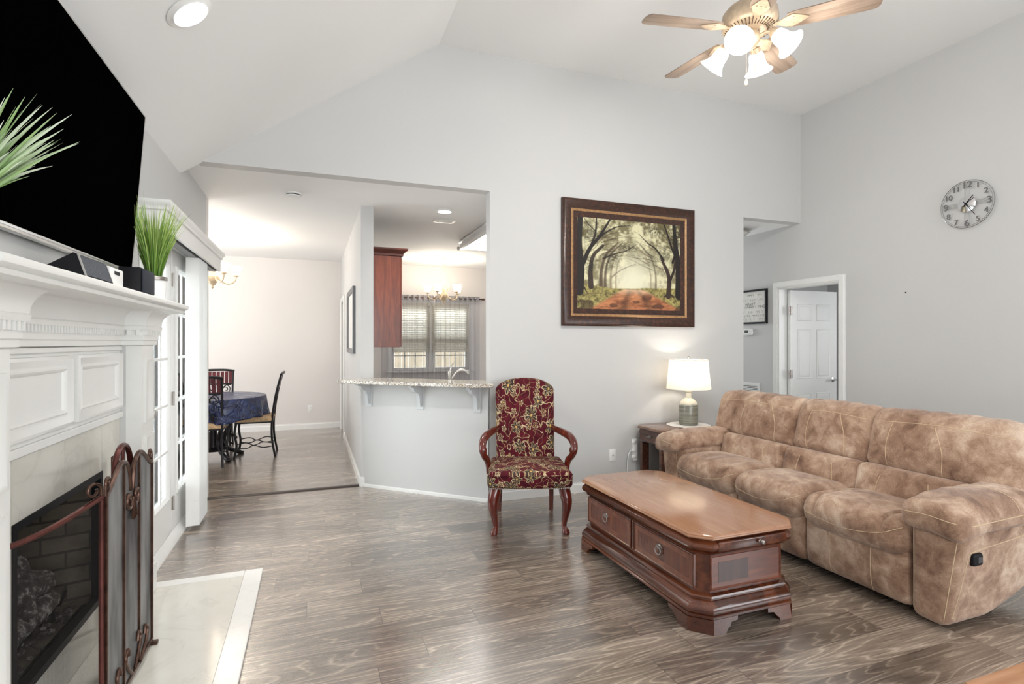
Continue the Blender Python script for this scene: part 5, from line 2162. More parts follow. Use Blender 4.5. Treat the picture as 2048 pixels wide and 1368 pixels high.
m.lathe([(0.001, 0.40), (0.014, 0.40), (0.03, 0.44), (0.028, 0.47), (0.012, 0.49), (0.001, 0.492)], n=16)
m.build('bulb', emit('lit_bulb', (1.0, 0.85, 0.62), 2.5), lamp, local=True)
light('POINT', 'table_lamp_bulb', (LX, LY, LZ + 0.52), 3.4, WARM, shadow_soft_size=0.035)

# cord and plug strip behind the end table
t = thing('power_strip', 'white plug strip on the wall behind the end table with a cord hanging down', 'power strip', (2.985, YB, 0.36))
m = MB()
m.box((2.945, YB - 0.03, 0.26), (2.995, YB - 0.0005, 0.47), 0.006, 2)
m.build('body', M['white'], t)
for z in (0.44, 0.36, 0.30):
    m = MB()
    m.soft((2.955, YB - 0.022, z), (0.045, 0.03, 0.035), 0.01, (4, 4, 4))
    m.build('plug', M['white'], t)
m = MB()
m.tube(bez([(2.94, YB - 0.022, 0.36), (2.91, YB - 0.03, 0.355), (2.885, YB - 0.03, 0.30), (2.88, YB - 0.025, 0.15), (2.90, YB - 0.026, 0.015), (2.97, YB - 0.026, 0.008)], 8), 0.005, 8)
m.build('cord', M['white'], t)

# ------------------------------------------------------------------ armchair
def floral():
    t = NT('burgundy_floral_tapestry')
    tc = t.n('ShaderNodeTexCoord')
    x, y, z = t.sep(tc.outputs['Object'])
    wob = t.n('ShaderNodeTexNoise')
    t.set(wob.inputs['Vector'], tc.outputs['Object'])
    wob.inputs['Scale'].default_value = 14.0
    p0 = t.comb(x, t.math('SUBTRACT', z, y), 0)
    dv = t.vmath('MULTIPLY', t.vmath('SUBTRACT', wob.outputs[1], (0.5, 0.5, 0.5)), (0.03, 0.03, 0))
    p = t.vmath('ADD', p0, dv)
    base = t.ramp(t.noise(tc.outputs['Object'], 30, 3), [(0.35, srgb(64, 12, 24)), (0.65, srgb(92, 22, 34))])
    cream = t.ramp(t.noise(tc.outputs['Object'], 24, 3), [(0.35, srgb(150, 126, 92)), (0.65, srgb(214, 198, 160))])
    col = base

    def flowers(col, scale, R0, amp, petals, fill, off):
        vo = t.n('ShaderNodeTexVoronoi', voronoi_dimensions='2D', feature='F1')
        q = t.vmath('ADD', p, off)
        t.set(vo.inputs['Vector'], q)
        vo.inputs['Scale'].default_value = scale
        vo.inputs['Randomness'].default_value = 0.75
        dx, dy, _ = t.sep(t.vmath('SUBTRACT', q, vo.outputs['Position']))
        r = t.math('SQRT', t.math('ADD', t.math('MULTIPLY', dx, dx), t.math('MULTIPLY', dy, dy)))
        rnd, rnd2, _ = t.sep(vo.outputs['Color'])
        ang = t.math('ADD', t.math('ARCTAN2', dy, dx), t.math('MULTIPLY', rnd, 6.28))
        pet = t.math('MULTIPLY', t.math('ABSOLUTE', t.math('COSINE', t.math('MULTIPLY', ang, petals / 2.0))), amp)
        edge = t.math('ADD', R0, pet)
        edge = t.math('MULTIPLY', edge, t.math('ADD', 0.75, t.math('MULTIPLY', rnd2, 0.4)))
        dd = t.math('SUBTRACT', r, edge)
        inside = t.math('LESS_THAN', dd, 0.0)
        col = t.mix(inside, col, fill)
        line = t.math('LESS_THAN', t.math('ABSOLUTE', dd), 0.0026)
        ribs = t.math('MULTIPLY', t.math('MULTIPLY', inside, t.math('GREATER_THAN', t.math('SINE', t.math('MULTIPLY', ang, petals * 2.0)), 0.86)), t.math('GREATER_THAN', r, R0 * 0.5))
        core = t.math('LESS_THAN', r, R0 * 0.36)
        col = t.mix(ribs, col, cream)
        col = t.mix(core, col, srgb(204, 166, 96))
        return t.mix(line, col, cream)
    # vines: contour lines of a soft noise
    n1 = t.noise(p, 9.0, 1, 0.4, 0.5)
    vine = t.math('LESS_THAN', t.math('ABSOLUTE', t.math('SUBTRACT', n1, 0.5)), 0.008)
    n2 = t.noise(t.vmath('ADD', p, (3.1, 1.7, 0)), 13.0, 1, 0.4, 0.6)
    vine2 = t.math('LESS_THAN', t.math('ABSOLUTE', t.math('SUBTRACT', n2, 0.46)), 0.007)
    col = t.mix(vine, col, cream)
    col = t.mix(vine2, col, srgb(150, 128, 92))
    col = flowers(col, 11.0, 0.010, 0.013, 5, srgb(70, 30, 34), (0.31, 0.12, 0))
    col = flowers(col, 6.4, 0.020, 0.030, 6, srgb(58, 44, 40), (0.0, 0.02, 0))
    t.bs(Base_Color=col, Roughness=0.85)
    t.b.inputs['Specular IOR Level'].default_value = 0.2
    t.bump(t.noise(tc.outputs['Object'], 220, 2), 0.25, 0.004)
    return t.m


M['floral'] = floral()
M['red_mahogany'] = wood('glossy_red_mahogany', srgb(52, 13, 9), srgb(88, 26, 16), srgb(120, 44, 28), 'z', 1.2, 0.18, 0.5, 0.5)
ac = thing('armchair', 'burgundy floral upholstered armchair with curved mahogany arms and legs', 'armchair', (1.60, 3.95, 0), R(-18.4))
# local: front is -y
m = MB()


def seat_w(a, b, c, p):
    x, y, z = p
    x *= 1.0 - 0.09 * (b + 1) / 2
    if c > 0:
        z += 0.022 * (1 - a * a) * (1 - b * b)
    if b < 0:
        y -= 0.03 * (1 - a * a)
    return (x, y, z)


m.soft((0, -0.045, 0.405), (0.635, 0.57, 0.125), 0.035, (26, 24, 12), warp=seat_w)
seat_o = m.build('seat', M['floral'], ac, 60, local=True)
m = MB()
pts = []
for k in range(41):
    a = -1 + 2 * k / 40
    pts.append((a * 0.312, -0.335 - 0.03 * (1 - a * a) + 0.012 * max(0, abs(a) - 0.9) * 10, 0.446))
m.tube(pts, 0.0045, 6)
m.build('piping', M['floral'], seat_o, local=True)
m = MB()
for k in range(46):
    a = -1 + 2 * (k + 0.5) / 46
    m.soft((a * 0.30, -0.332 - 0.03 * (1 - a * a), 0.352), (0.008, 0.006, 0.008), 0.003, (2, 2, 2))
m.build('nail_trim', M['nickel'], seat_o, local=True)


def back_w(a, b, c, p):
    x, y, z = p
    # rounded shoulders, slight waist, raked back
    top = max(0.0, c - 0.72) / 0.28
    x *= 1.0 - 0.30 * top ** 1.8 + 0.02 * (c + 1)
    if c > 0.5:
        z += -0.03 * top * abs(a) ** 2.5 + 0.0
    if b < 0:
        y -= 0.025 * (1 - a * a) * (1 - c * c)
    y += 0.17 * (c + 1) / 2
    return (x, y, z)


m = MB()
m.soft((0, 0.235, 0.75), (0.485, 0.105, 0.72), 0.045, (28, 8, 36), warp=back_w)
m.build('backrest', M['floral'], ac, 60, local=True)
for s in (-1, 1):
    # front cabriole leg
    m = MB()
    pr = [(0.25, -0.275, 0.36), (0.262, -0.292, 0.30), (0.272, -0.305, 0.24), (0.268, -0.298, 0.17), (0.258, -0.285, 0.10), (0.254, -0.282, 0.055), (0.262, -0.297, 0.028), (0.265, -0.302, 0.012), (0.264, -0.300, 0.0)]
    rr = [0.040, 0.043, 0.039, 0.031, 0.023, 0.019, 0.027, 0.03, 0.022]
    c_ = bez([(s * x, y, z) for x, y, z in pr], 5)
    r_ = [v_.x for v_ in bez([(q, 0, 0) for q in rr], 5)]
    m.tube(c_, r_, 14)
    m.build('leg', M['red_mahogany'], ac, local=True)
    m = MB()
    m.tube([(s * 0.215, 0.20, 0.36), (s * 0.215, 0.23, 0.2), (s * 0.22, 0.29, 0.0)], [0.022, 0.02, 0.017], 4)
    m.build('leg', M['red_mahogany'], ac, local=True)
    # arm: sweeps out from the back, rolls over and drops to the seat rail
    m = MB()
    pr = [(0.225, 0.275, 0.70), (0.255, 0.20, 0.695), (0.30, 0.09, 0.685), (0.335, -0.02, 0.672), (0.352, -0.10, 0.64), (0.352, -0.135, 0.59), (0.338, -0.11, 0.54), (0.318, -0.065, 0.50), (0.308, -0.055, 0.455), (0.305, -0.06, 0.39)]
    rr = [0.022, 0.026, 0.031, 0.032, 0.030, 0.027, 0.025, 0.026, 0.022, 0.02]
    m.tube(bez([(s * x, y, z) for x, y, z in pr], 6), [v_.x for v_ in bez([(q, 0, 0) for q in rr], 6)], 12)
    m.tube(spiral((s * 0.335, -0.105, 0.575), 0.03, 0.008, 200, -60, 8, 'yz'), 0.014, 8)
    m.build('armrest', M['red_mahogany'], ac, local=True)


# ------------------------------------------------------------------ painting: a misty lane between old trees
def paint_lane(W=300, H=232):
    rr = np.random.default_rng(11)
    X, Y = np.meshgrid((np.arange(W) + 0.5) / W, (np.arange(H) + 0.5) / H)   # Y up
    A = W / H

    def nz(fx, fy, seed):
        """value noise"""
        r = np.random.default_rng(seed)
        g = r.random((int(fy) + 3, int(fx) + 3))
        u, v = X * fx, Y * fy
        i, j = u.astype(int), v.astype(int)
        fu, fv = u - i, v - j
        fu, fv = fu * fu * (3 - 2 * fu), fv * fv * (3 - 2 * fv)
        return (g[j, i] * (1 - fu) + g[j, i + 1] * fu) * (1 - fv) + (g[j + 1, i] * (1 - fu) + g[j + 1, i + 1] * fu) * fv
    leaf = 0.5 * nz(14, 11, 1) + 0.3 * nz(38, 30, 2) + 0.2 * nz(90, 70, 3)
    C = lambda *c: np.array(srgb(*c))
    img = np.zeros((H, W, 3))
    img[:] = C(206, 202, 176)
    t = np.clip((leaf - 0.36) / 0.3, 0, 1)[..., None]
    img = C(120, 112, 78) * (1 - t) + C(222, 220, 190) * t
    # glow down the lane
    d = np.sqrt(((X - 0.53) * 1.25) ** 2 + ((Y - 0.33) * 1.0) ** 2)
    g = np.exp(-(d / 0.22) ** 2)[..., None]
    img = img * (1 - g) + C(250, 249, 240) * g
    g2 = (0.65 * np.exp(-(d / 0.42) ** 2))[..., None]
    img = img * (1 - g2) + C(226, 226, 200) * g2

    def stroke(pts, w0, w1, col, alpha=1.0, soft=0.004):
        nonlocal img
        P = [np.array(p) for p in pts]
        n = 14 * (len(P) - 1)
        Q = []
        PP = [2 * P[0] - P[1]] + P + [2 * P[-1] - P[-2]]
        for i in range(1, len(PP) - 2):
            for k in range(14):
                s = k / 14
                a, b, c, e = PP[i - 1], PP[i], PP[i + 1], PP[i + 2]
                Q.append(0.5 * (2 * b + (c - a) * s + (2 * a - 5 * b + 4 * c - e) * s * s + (3 * b - a - 3 * c + e) * s ** 3))
        Q.append(P[-1])
        best = np.full((H, W), 9.0)
        for i in range(len(Q) - 1):
            a, b = Q[i], Q[i + 1]
            w = w0 + (w1 - w0) * i / (len(Q) - 1)
            lo = np.minimum(a, b) - w - 0.02
            hi = np.maximum(a, b) + w + 0.02
            x0, x1 = int(max(0, lo[0] * W)), int(min(W, hi[0] * W + 1))
            y0, y1 = int(max(0, lo[1] * H)), int(min(H, hi[1] * H + 1))
            if x1 <= x0 or y1 <= y0:
                continue
            dx, dy = (b - a) * np.array([A, 1])
            ux, uy = (X[y0:y1, x0:x1] - a[0]) * A, Y[y0:y1, x0:x1] - a[1]
            L2 = dx * dx + dy * dy + 1e-9
            s = np.clip((ux * dx + uy * dy) / L2, 0, 1)
            dist = np.hypot(ux - s * dx, uy - s * dy) - w
            best[y0:y1, x0:x1] = np.minimum(best[y0:y1, x0:x1], dist)
        m = np.clip(0.5 - best / soft, 0, 1) * alpha
        img = img * (1 - m[..., None]) + np.array(col) * m[..., None]

    dk, md, lt = C(40, 28, 24), C(92, 74, 60), C(150, 136, 112)
    # distant pale trunks and arching boughs
    for x, w, c, al in ((0.36, 0.010, lt, .6), (0.31, 0.014, lt, .7), (0.70, 0.009, lt, .6), (0.75, 0.013, md, .6), (0.26, 0.018, md, .8), (0.22, 0.024, md, .85)):
        s = -1 if x > 0.5 else 1
        stroke([(x, 0.26 + abs(x - 0.53) * -0.1), (x + s * 0.005, 0.42), (x + s * 0.05, 0.6), (x + s * 0.16, 0.74)], w, w * 0.35, c, al, 0.012)
    for k in range(34):
        s = 1 if k % 2 else -1
        x0 = 0.5 + s * rr.uniform(0.2, 0.46)
        y0 = rr.uniform(0.45, 0.8)
        pts = [(x0, y0)]
        a = rr.uniform(0.1, 1.0)
        for j in range(4):
            a += rr.uniform(-0.35, 0.25)
            pts.append((pts[-1][0] - s * 0.07 * math.cos(a), pts[-1][1] + 0.07 * math.sin(a)))
        stroke(pts, 0.005, 0.0012, md if k % 3 else dk, rr.uniform(.35, .85), 0.006)
    # ground
    bank = 0.235 + 0.03 * nz(6, 3, 5) + 0.04 * np.clip(np.abs(X - 0.53) - 0.2, 0, 1)
    gm = np.clip((bank - Y) / 0.012, 0, 1)[..., None]
    gn = (0.5 * nz(60, 40, 6) + 0.5 * nz(120, 80, 7))[..., None]
    grass_ = C(76, 70, 38) * (1 - gn) + C(206, 198, 136) * gn
    img = img * (1 - gm) + grass_ * gm
    half = 0.10 + (0.245 - Y) * 1.55
    cxr = 0.53 + (0.245 - Y) * 0.14
    rd = np.clip((half - np.abs(X - cxr)) / 0.05, 0, 1) * np.clip((0.242 - Y) / 0.02, 0, 1)
    rn = np.clip(0.6 * nz(10, 40, 8) + 0.4 * nz(40, 90, 9), 0, 1)
    road = C(118, 66, 44)[None, None] * (1 - rn[..., None]) + C(232, 172, 126) * rn[..., None]
    rutd = np.exp(-((np.abs(X - cxr) - half * 0.30) / (half * 0.13)) ** 2)
    road = road * (1 - 0.55 * rutd[..., None])
    sun = np.exp(-((Y - 0.235) / 0.05) ** 2)[..., None]
    road = road * (1 - 0.6 * sun) + C(246, 226, 200) * 0.6 * sun
    img = img * (1 - rd[..., None]) + road * rd[..., None]
    dkm = np.clip((nz(9, 22, 15) - 0.62) / 0.1, 0, 1) * np.clip((0.2 - Y) / 0.05, 0, 1) * 0.65
    img = img * (1 - dkm[..., None]) + C(64, 40, 32) * dkm[..., None]
    # big trees left and right
    stroke([(0.02, 0.20), (0.035, 0.45), (0.02, 0.7), (0.035, 1.02)], 0.055, 0.028, dk)
    stroke([(0.0, 0.19), (0.06, 0.24), (0.09, 0.19)], 0.012, 0.006, dk)
    stroke([(0.06, 0.5), (0.12, 0.66), (0.22, 0.82), (0.32, 1.02)], 0.026, 0.009, dk)
    stroke([(0.12, 0.66), (0.17, 0.83), (0.18, 1.02)], 0.014, 0.008, dk)
    stroke([(0.16, 0.72), (0.26, 0.84), (0.38, 0.92), (0.5, 0.94)], 0.011, 0.003, dk, .95)
    stroke([(0.17, 0.85), (0.1, 0.93), (0.06, 1.0)], 0.007, 0.003, dk, .9)
    stroke([(0.13, 0.25), (0.125, 0.42), (0.15, 0.58), (0.24, 0.70)], 0.032, 0.014, C(62, 46, 38), .95)
    stroke([(0.985, 0.18), (0.98, 0.5), (0.95, 0.75), (0.93, 1.02)], 0.05, 0.02, dk)
    stroke([(0.875, 0.17), (0.885, 0.35), (0.865, 0.45), (0.82, 0.56), (0.80, 0.62)], 0.032, 0.012, C(74, 56, 48))
    stroke([(0.885, 0.33), (0.93, 0.46), (0.95, 0.6)], 0.018, 0.012, C(60, 44, 38))
    stroke([(0.84, 0.165), (0.88, 0.2), (0.93, 0.165)], 0.012, 0.01, C(74, 56, 48))
    stroke([(0.83, 0.58), (0.75, 0.7), (0.66, 0.77), (0.58, 0.86)], 0.012, 0.003, dk, .95)
    stroke([(0.95, 0.62), (0.9, 0.76), (0.86, 0.9), (0.82, 1.02)], 0.014, 0.008, dk)
    stroke([(0.92, 0.56), (0.96, 0.72)], 0.015, 0.014, dk)
    stroke([(0.24, 0.56), (0.36, 0.62), (0.46, 0.66), (0.56, 0.74)], 0.010, 0.003, C(52, 46, 32), .9)
    stroke([(0.32, 0.36), (0.42, 0.45), (0.55, 0.52)], 0.007, 0.003, md, .6, 0.01)
    # dark leaf clusters
    lm = np.clip((leaf - 0.56) / 0.08, 0, 1)
    msk = np.zeros((H, W))
    for cx, cy, rx, ry, al in ((0.74, 0.9, 0.10, 0.06, .8), (0.96, 0.86, 0.08, 0.16, .85), (0.34, 0.58, 0.10, 0.05, .7), (0.12, 0.82, 0.1, 0.14, .55), (0.47, 0.69, 0.10, 0.04, .7), (0.85, 0.66, 0.08, 0.1, .5), (0.1, 0.5, 0.09, 0.1, .6), (0.3, 0.5, .07, .07, .5)):
        msk = np.maximum(msk, al * np.clip(1.3 - np.hypot((X - cx) / rx, (Y - cy) / ry), 0, 1))
    f2 = np.clip((nz(70, 55, 21) * 0.6 + nz(140, 110, 22) * 0.4 - 0.42) / 0.1, 0, 1)
    msk = (msk * f2)[..., None]
    img = img * (1 - msk) + C(46, 44, 26) * msk
    return np.clip(img ** 1.25 * np.array([1.0, 0.97, 0.93]), 0, 1)


pic = thing('framed_painting', 'large painting of a misty tree lined dirt lane in a dark wood frame', 'painting', (2.925, YB, 2.165))
PX0, PX1, PZ0, PZ1 = 2.177, 3.673, 1.572, 2.768
t_ = NT('dark_burl_frame_wood')
v_ = t_.coord()
n_ = t_.noise(v_, 34, 4, 0.65)
t_.bs(Base_Color=t_.ramp(n_, [(0.35, srgb(38, 20, 12)), (0.6, srgb(66, 36, 22)), (0.75, srgb(104, 62, 36))]), Roughness=0.28)
M['burl'] = t_.m
M['gold'] = flat('aged_gold_leaf', srgb(176, 138, 98), 0.45, 0.3, var=0.25, vs=60)
o3 = (PX0, YB - 0.0008, PZ0)
m = MB()
m.frame(o3, (1, 0, 0), (0, 0, 1), PX1 - PX0, PZ1 - PZ0, [(0, 0), (0, 0.032), (0.01, 0.04), (0.03, 0.042), (0.085, 0.026), (0.092, 0.024), (0.092, 0.0)])
m.build('outer_frame', M['burl'], pic)
m = MB()
m.frame(o3, (1, 0, 0), (0, 0, 1), PX1 - PX0, PZ1 - PZ0, [(0.092, 0.0), (0.092, 0.026), (0.099, 0.031), (0.106, 0.027), (0.111, 0.030), (0.116, 0.026), (0.116, 0.0)])
m.build('gold_lip', M['gold'], pic)
m = MB()
m.frame(o3, (1, 0, 0), (0, 0, 1), PX1 - PX0, PZ1 - PZ0, [(0.116, 0.0), (0.116, 0.020), (0.165, 0.010), (0.165, 0.0)])
m.build('inner_frame', M['burl'], pic)
W_, H_ = 300, 232
img = paint_lane(W_, H_)
ins = 0.16
gx = np.linspace(PX0 + ins, PX1 - ins, W_)
gz = np.linspace(PZ0 + ins, PZ1 - ins, H_)
m = MB()
m.add([(x, YB - 0.009, z) for z in gz for x in gx], [(j * W_ + i, j * W_ + i + 1, (j + 1) * W_ + i + 1, (j + 1) * W_ + i) for j in range(H_ - 1) for i in range(W_ - 1)])
cv = NT('painted_canvas')
vc = cv.n('ShaderNodeVertexColor', layer_name='paint')
cv.bs(Base_Color=vc.outputs[0], Roughness=0.65)
cv.bump(cv.noise(cv.coord((240, 240, 240)), 1.0, 2), 0.08, 0.002)
co = m.build('canvas', cv.m, pic, smooth=0)
ca = co.data.color_attributes.new('paint', 'FLOAT_COLOR', 'POINT')
buf = np.ones((H_ * W_, 4), dtype=np.float32)
buf[:, :3] = img.reshape(-1, 3)
ca.data.foreach_set('color', buf.ravel())

# ------------------------------------------------------------------ wire wall clock
CKY, CKZ, CKR = 2.885, 2.572, 0.197
ck = thing('wall_clock', 'round silver wire wall clock with cut out numerals and black hands', 'clock', (XR, CKY, CKZ))
CM = Matrix(((0, 0, -1, 0), (-1, 0, 0, 0), (0, 1, 0, 0), (0, 0, 0, 1)))      # clock face x right, y up, z out of the wall
M['wire'] = flat('silver_wire', (0.3, 0.3, 0.3), 0.25, 1.0)
M['numeral'] = flat('shadowed_chrome_numeral', (0.26, 0.26, 0.26), 0.22, 1.0)


def ring_pts(r, z, n=64):
    return [(r * math.sin(2 * math.pi * i / n), r * math.cos(2 * math.pi * i / n), z) for i in range(n)]


m = MB()
m.tube(ring_pts(CKR, 0.03), 0.0028, 6, closed=True, M=CM)
m.tube(ring_pts(CKR - 0.012, 0.03), 0.0016, 6, closed=True, M=CM)
m.build('outer_ring', M['wire'], ck, local=True)
m = MB()
for a in (0, 90, 180, 270):
    for k in range(-2, 3):
        Q = Matrix.Rotation(R(a), 4, 'Z')
        m.tube([Q @ Vector((k * 0.008, 0.04, 0.03)), Q @ Vector((k * 0.010, CKR - 0.014, 0.03))], 0.0009, 5, M=CM)
m.build('spokes', M['wire'], ck, local=True)
m = MB()
m.lathe([(0.001, 0.0), (0.03, 0.0005), (0.03, 0.026), (0.065, 0.03), (0.066, 0.033), (0.03, 0.042), (0.001, 0.045)], n=48, M=CM)
m.build('center_disc', M['chrome'], ck, local=True)
for h in range(1, 13):
    a = R(30 * h)
    r = CKR - 0.038
    text_mesh('numeral', str(h), 0.078 if h % 3 == 0 else 0.062, M['numeral'], ck, CM @ Matrix.Translation((r * math.sin(a), r * math.cos(a), 0.029)), extrude=0.005)
for nm, ang, L, w in (('hour_hand', 42, 0.085, 0.0032), ('minute_hand', 145, 0.125, 0.0026)):
    m = MB()
    Q = CM @ Matrix.Rotation(R(-ang), 4, 'Z')
    m.box((-w, -0.028, 0.048 if 'h' == nm[0] else 0.051), (w, L, 0.050 if 'h' == nm[0] else 0.053), M=Q)
    m.build(nm, M['black'], ck, local=True)
m = MB()
m.cyl((0, 0, 0.044), (0, 0, 0.056), 0.006, n=14, M=CM)
m.build('pivot', M['black'], ck, local=True)

m = MB()
m.cyl((0, 0, 0), (-0.008, 0, 0), 0.0035, 0.005, 10)
o = tag(m.build('wall_nail', M['black'], None), 'tiny black nail in the bare right wall beside the bedroom door', 'nail')
o.location = (XR, 3.395, 1.88)

# ------------------------------------------------------------------ hall: sign, thermostat, vent, ceiling light
SY0, SY1, SZ0, SZ1 = 5.005, 5.62, 1.645, 2.068
sg = thing('word_sign', 'black framed white word sign in the hallway above the thermostat', 'sign', (XR, (SY0 + SY1) / 2, (SZ0 + SZ1) / 2))
m = MB()
m.frame((XR - 0.0008, SY1, SZ0), (0, -1, 0), (0, 0, 1), SY1 - SY0, SZ1 - SZ0, [(0, 0), (0, 0.028), (0.022, 0.028), (0.022, 0.006)])
m.build('picture_frame', M['black'], sg)
m = MB()
m.box((XR - 0.010, SY0 + 0.02, SZ0 + 0.02), (XR - 0.004, SY1 - 0.02, SZ1 - 0.02))
m.build('board', flat('white_letter_board', srgb(224, 222, 216), 0.6, var=0.05, vs=30), sg)
pale = flat('pale_grey_lettering', srgb(176, 173, 166), 0.6)
inkm = flat('dark_grey_lettering', srgb(62, 62, 62), 0.6)


def sign_text(nm, s, size, y, z, mt):
    text_mesh(nm, s, size, mt, sg, Matrix.Translation((-0.0105, y - (SY0 + SY1) / 2, z - (SZ0 + SZ1) / 2)) @ CM)


sign_text('lettering', 'HEART', 0.052, 5.275, 1.887, inkm)
sign_text('lettering', 'MIND', 0.046, 5.095, 1.855, inkm)
# the fainter rows cannot be read in the photograph: plain strokes stand for them
rs = random.Random(5)
m = MB()
for z in (2.0, 1.94, 1.852, 1.79, 1.745, 1.70):
    y = SY1 - 0.06
    while y > SY0 + 0.06:
        w = rs.uniform(0.010, 0.022)
        if rs.random() > 0.2 and not (abs(z - 1.852) < 0.02 and y < 5.2):
            m.box((XR - 0.0108, y - w, z - 0.014), (XR - 0.0101, y - w + 0.004, z + 0.014))
            m.box((XR - 0.0108, y - w, z + (0.010 if rs.random() > .5 else -0.003)), (XR - 0.0101, y, z + (0.014 if rs.random() > .5 else 0.001)))
        y -= w + 0.012
m.build('lettering', pale, sg)

th = thing('thermostat', 'white wall thermostat with a dark display below the word sign', 'thermostat', (XR, 5.31, 1.545))
m = MB()
m.soft((-0.014, 0, 0), (0.0265, 0.15, 0.085), 0.012, (6, 14, 10), warp=lambda a, b, c, p: (p[0], p[1] + 0.008 * b * (1 - c * c), p[2]))
m.build('case', M['white'], th, local=True)
m = MB()
m.box((-0.0285, -0.018, -0.012), (-0.0265, 0.042, 0.024), 0.001, 1)
m.build('display', flat('green_grey_display', srgb(58, 66, 58), 0.3, var=0.2, vs=80), th, local=True)
for z in (0.012, -0.012):
    m = MB()
    m.soft((-0.0275, -0.038, z), (0.004, 0.016, 0.012), 0.0018, (2, 4, 4))
    m.build('button', flat('grey_button', srgb(196, 198, 198), 0.5), th, local=True)

vt = thing('return_air_vent', 'white louvred air return grille low on the hallway wall', 'vent', (XR, 5.33, 0.72))
m = MB()
m.frame((-0.0008, 0.20, -0.19), (0, -1, 0), (0, 0, 1), 0.40, 0.38, [(0, 0), (0, 0.006), (0.01, 0.010), (0.03, 0.008), (0.03, 0.0)])
m.build('vent_frame', M['white'], vt, local=True)
m = MB()
for k in range(17):
    z = -0.15 + k * 0.0188
    m.prism([(-0.010, z - 0.001), (-0.001, z + 0.008), (-0.001, z + 0.0095), (-0.010, z + 0.0015)], 'y', -0.17, 0.17)
for k in range(1, 4):
    m.box((-0.0095, -0.17 + k * 0.085 - 0.002, -0.16), (-0.0085, -0.17 + k * 0.085 + 0.002, 0.16))
m.build('louvre', M['white'], vt, local=True)
m = MB()
m.box((-0.0014, -0.17, -0.16), (-0.0009, 0.17, 0.16))
m.build('backing', flat('grey_duct', srgb(120, 120, 120), 0.8), vt, local=True)

hl = thing('hall_ceiling_light', 'round flush ceiling light with metal rim in the hallway', 'ceiling light', (4.76, 5.15, ZF))
m = MB()
m.lathe([(0.001, -0.0008), (0.15, -0.0008), (0.185, -0.012), (0.19, -0.03), (0.18, -0.036), (0.165, -0.036)], n=40)
m.build('rim', M['nickel'], hl, local=True)
m = MB()
m.lathe([(0.17, -0.03), (0.168, -0.045), (0.145, -0.072), (0.09, -0.092), (0.02, -0.10), (0.001, -0.101)], n=40)
m.build('glass_bowl', flat('frosted_glass_bowl', srgb(212, 210, 204), 0.35), hl, local=True)
m = MB()
m.lathe([(0.001, -0.100), (0.012, -0.101), (0.012, -0.108), (0.006, -0.114), (0.001, -0.118)], n=14)
m.build('finial', M['nickel'], hl, local=True)

# ------------------------------------------------------------------ ceiling fan
FX, FY, FZ = 2.466, 2.531, 3.30
fan = thing('ceiling_fan', 'five blade ceiling fan with pale wood blades and four glowing glass shades', 'ceiling fan', (FX, FY, ZC))
dz = FZ - ZC
M['fan_metal'] = flat('antique_gold_fan_metal', srgb(192, 172, 148), 0.4, 0.2, var=0.15, vs=30)
M['blade'] = wood('bleached_blade_wood', srgb(106, 90, 77), srgb(136, 118, 103), srgb(162, 145, 130), 'x', 1.5, 0.4)
m = MB()
m.lathe([(0.001, -0.0008), (0.075, -0.0008), (0.075, -0.02), (0.05, -0.06), (0.02, -0.075), (0.001, -0.075)], n=32)
m.build('canopy', M['fan_metal'], fan, local=True)
m = MB()
m.cyl((0, 0, -0.07), (0, 0, dz + 0.13), 0.012, n=14)
m.build('downrod', M['fan_metal'], fan, local=True)
m = MB()
m.lathe([(0.001, dz + 0.16), (0.04, dz + 0.155), (0.06, dz + 0.14), (0.13, dz + 0.12), (0.155, dz + 0.09), (0.16, dz + 0.05), (0.158, dz + 0.02), (0.15, dz + 0.008), (0.12, dz - 0.012), (0.08, dz - 0.02), (0.055, dz - 0.022), (0.001, dz - 0.022)], n=48)
mot = m.build('motor_housing', M['fan_metal'], fan, local=True)
m = MB()
for k in range(40):
    a = 2 * math.pi * k / 40
    Q = Matrix.Rotation(a, 4, 'Z')
    m.tube([Q @ Vector((0.095, 0, dz - 0.0185)), Q @ Vector((0.14, 0, dz - 0.003))], 0.003, 5)
m.build('vent_ribs', flat('dark_vent_shadow_metal', srgb(92, 72, 56), 0.5, 0.4), mot, local=True)
m = MB()
m.lathe([(0.001, dz - 0.021), (0.05, dz - 0.021), (0.055, dz - 0.03), (0.062, dz - 0.045), (0.06, dz - 0.07), (0.045, dz - 0.095), (0.03, dz - 0.11), (0.012, dz - 0.125), (0.001, dz - 0.13)], n=36)
m.build('light_kit', M['fan_metal'], fan, local=True)
ph0 = 2.946
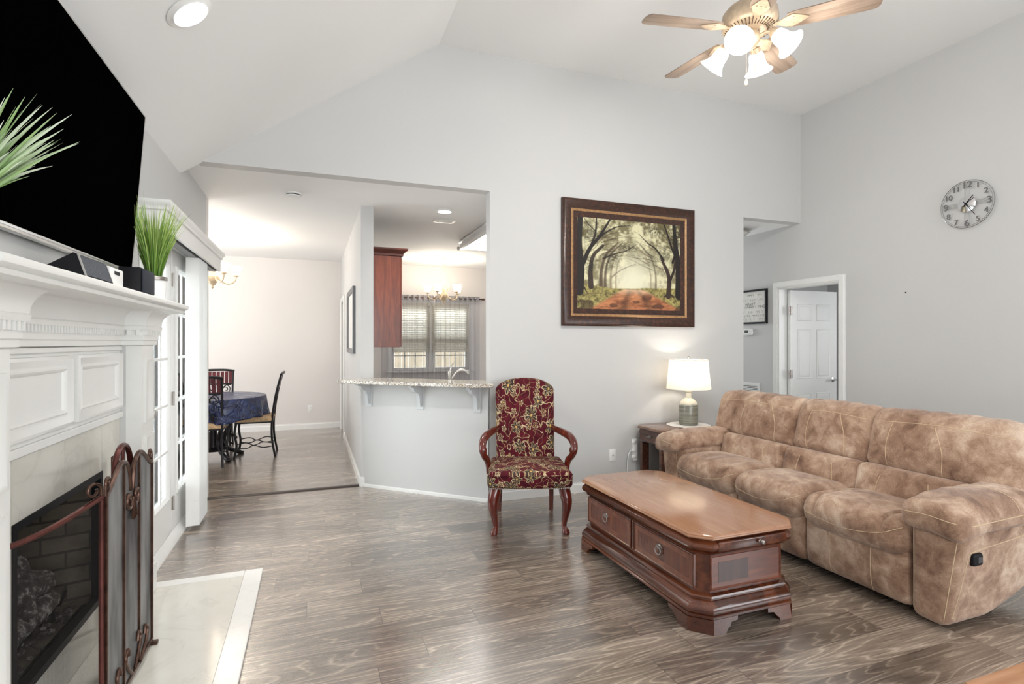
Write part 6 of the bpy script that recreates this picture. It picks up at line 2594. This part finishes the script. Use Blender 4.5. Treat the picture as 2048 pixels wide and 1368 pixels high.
for k in range(5):
    a = ph0 - k * R(72)
    Q = Matrix.Rotation(a, 4, 'Z') @ Matrix.Translation((0, 0, dz)) @ Matrix.Rotation(R(-11), 4, 'X')
    m = MB()
    out = []
    prof = [(0.20, 0.055), (0.24, 0.062), (0.40, 0.068), (0.60, 0.072), (0.645, 0.07), (0.664, 0.05), (0.668, 0.02)]
    up_ = [(x, w) for x, w in prof] + [(x, -w) for x, w in prof[::-1]]
    m.rings([[(x, y, z) for x, y in up_] for z in (-0.003, 0.003)])
    b = m.build('blade', M['blade'], fan, local=True)
    b.matrix_local = Q
    m = MB()
    m.rings([[(x, y, z) for x, y in ((0.10, 0.018), (0.15, 0.014), (0.19, 0.035), (0.23, 0.05), (0.26, 0.035), (0.30, 0.012), (0.315, 0.0), (0.30, -0.012), (0.26, -0.035), (0.23, -0.05), (0.19, -0.035), (0.15, -0.014), (0.10, -0.018))] for z in (-0.0085, -0.0035)])
    for yy in (-0.025, 0.0, 0.025):
        m.cyl((0.235, yy, -0.012), (0.235, yy, -0.008), 0.005, n=8)
    i_ = m.build('blade_iron', M['fan_metal'], fan, local=True)
    i_.matrix_local = Q
M['fan_glass'] = emit('lit_fan_glass', (1.0, 0.92, 0.80), 5.5)
base_a = R(-148)
for k in range(4):
    a = base_a + k * R(90)
    ca, sa = math.cos(a), math.sin(a)
    m = MB()
    m.tube(bez([(0.055 * ca, 0.055 * sa, dz - 0.058), (0.10 * ca, 0.10 * sa, dz - 0.05), (0.135 * ca, 0.135 * sa, dz - 0.068)], 6), 0.011, 8)
    S = Matrix.Translation((0.13 * ca, 0.13 * sa, dz - 0.062)) @ Matrix.Rotation(a, 4, 'Z') @ Matrix.Rotation(R(180 - 42), 4, 'Y')
    m.lathe([(0.001, -0.008), (0.026, -0.006), (0.03, 0.005), (0.03, 0.024), (0.024, 0.03)], n=20, M=S)
    ar = m.build('light_arm', M['fan_metal'], fan, local=True)
    m = MB()
    m.lathe([(0.026, 0.02), (0.038, 0.03), (0.044, 0.05), (0.046, 0.08), (0.052, 0.105), (0.066, 0.128), (0.082, 0.142), (0.079, 0.141), (0.062, 0.126), (0.048, 0.104), (0.042, 0.08), (0.04, 0.05), (0.03, 0.032)], n=28, M=S, caps=False)
    m.build('glass_shade', M['fan_glass'], ar, local=True)
    m = MB()
    m.lathe([(0.001, 0.03), (0.012, 0.03), (0.018, 0.06), (0.026, 0.085), (0.02, 0.105), (0.001, 0.112)], n=16, M=S)
    m.build('bulb', emit('lit_fan_bulb', (1.0, 0.9, 0.75), 8.0) if k == 0 else bpy.data.materials['lit_fan_bulb'], ar, local=True)
    p = S @ Vector((0, 0, 0.155))
    light('POINT', 'fan_bulb', (FX + p.x, FY + p.y, ZC + p.z), 11, SOFT, shadow_soft_size=0.05)
for (x, y), L, nm in (((-0.025, 0.0), 0.19, 0), ((0.02, -0.02), 0.10, 1)):
    m = MB()
    z0 = dz - 0.11
    m.tube([(x, y, z0), (x, y, z0 - L)], 0.0015, 5)
    pc_ = m.build('pull_chain', M['fan_metal'], fan, local=True)
    m = MB()
    m.lathe([(0.001, 0), (0.004, -0.002), (0.008, -0.02), (0.008, -0.034), (0.004, -0.04), (0.001, -0.041)], (x, y, z0 - L), 14)
    m.build('pull_knob', M['cream_metal'], pc_, local=True)
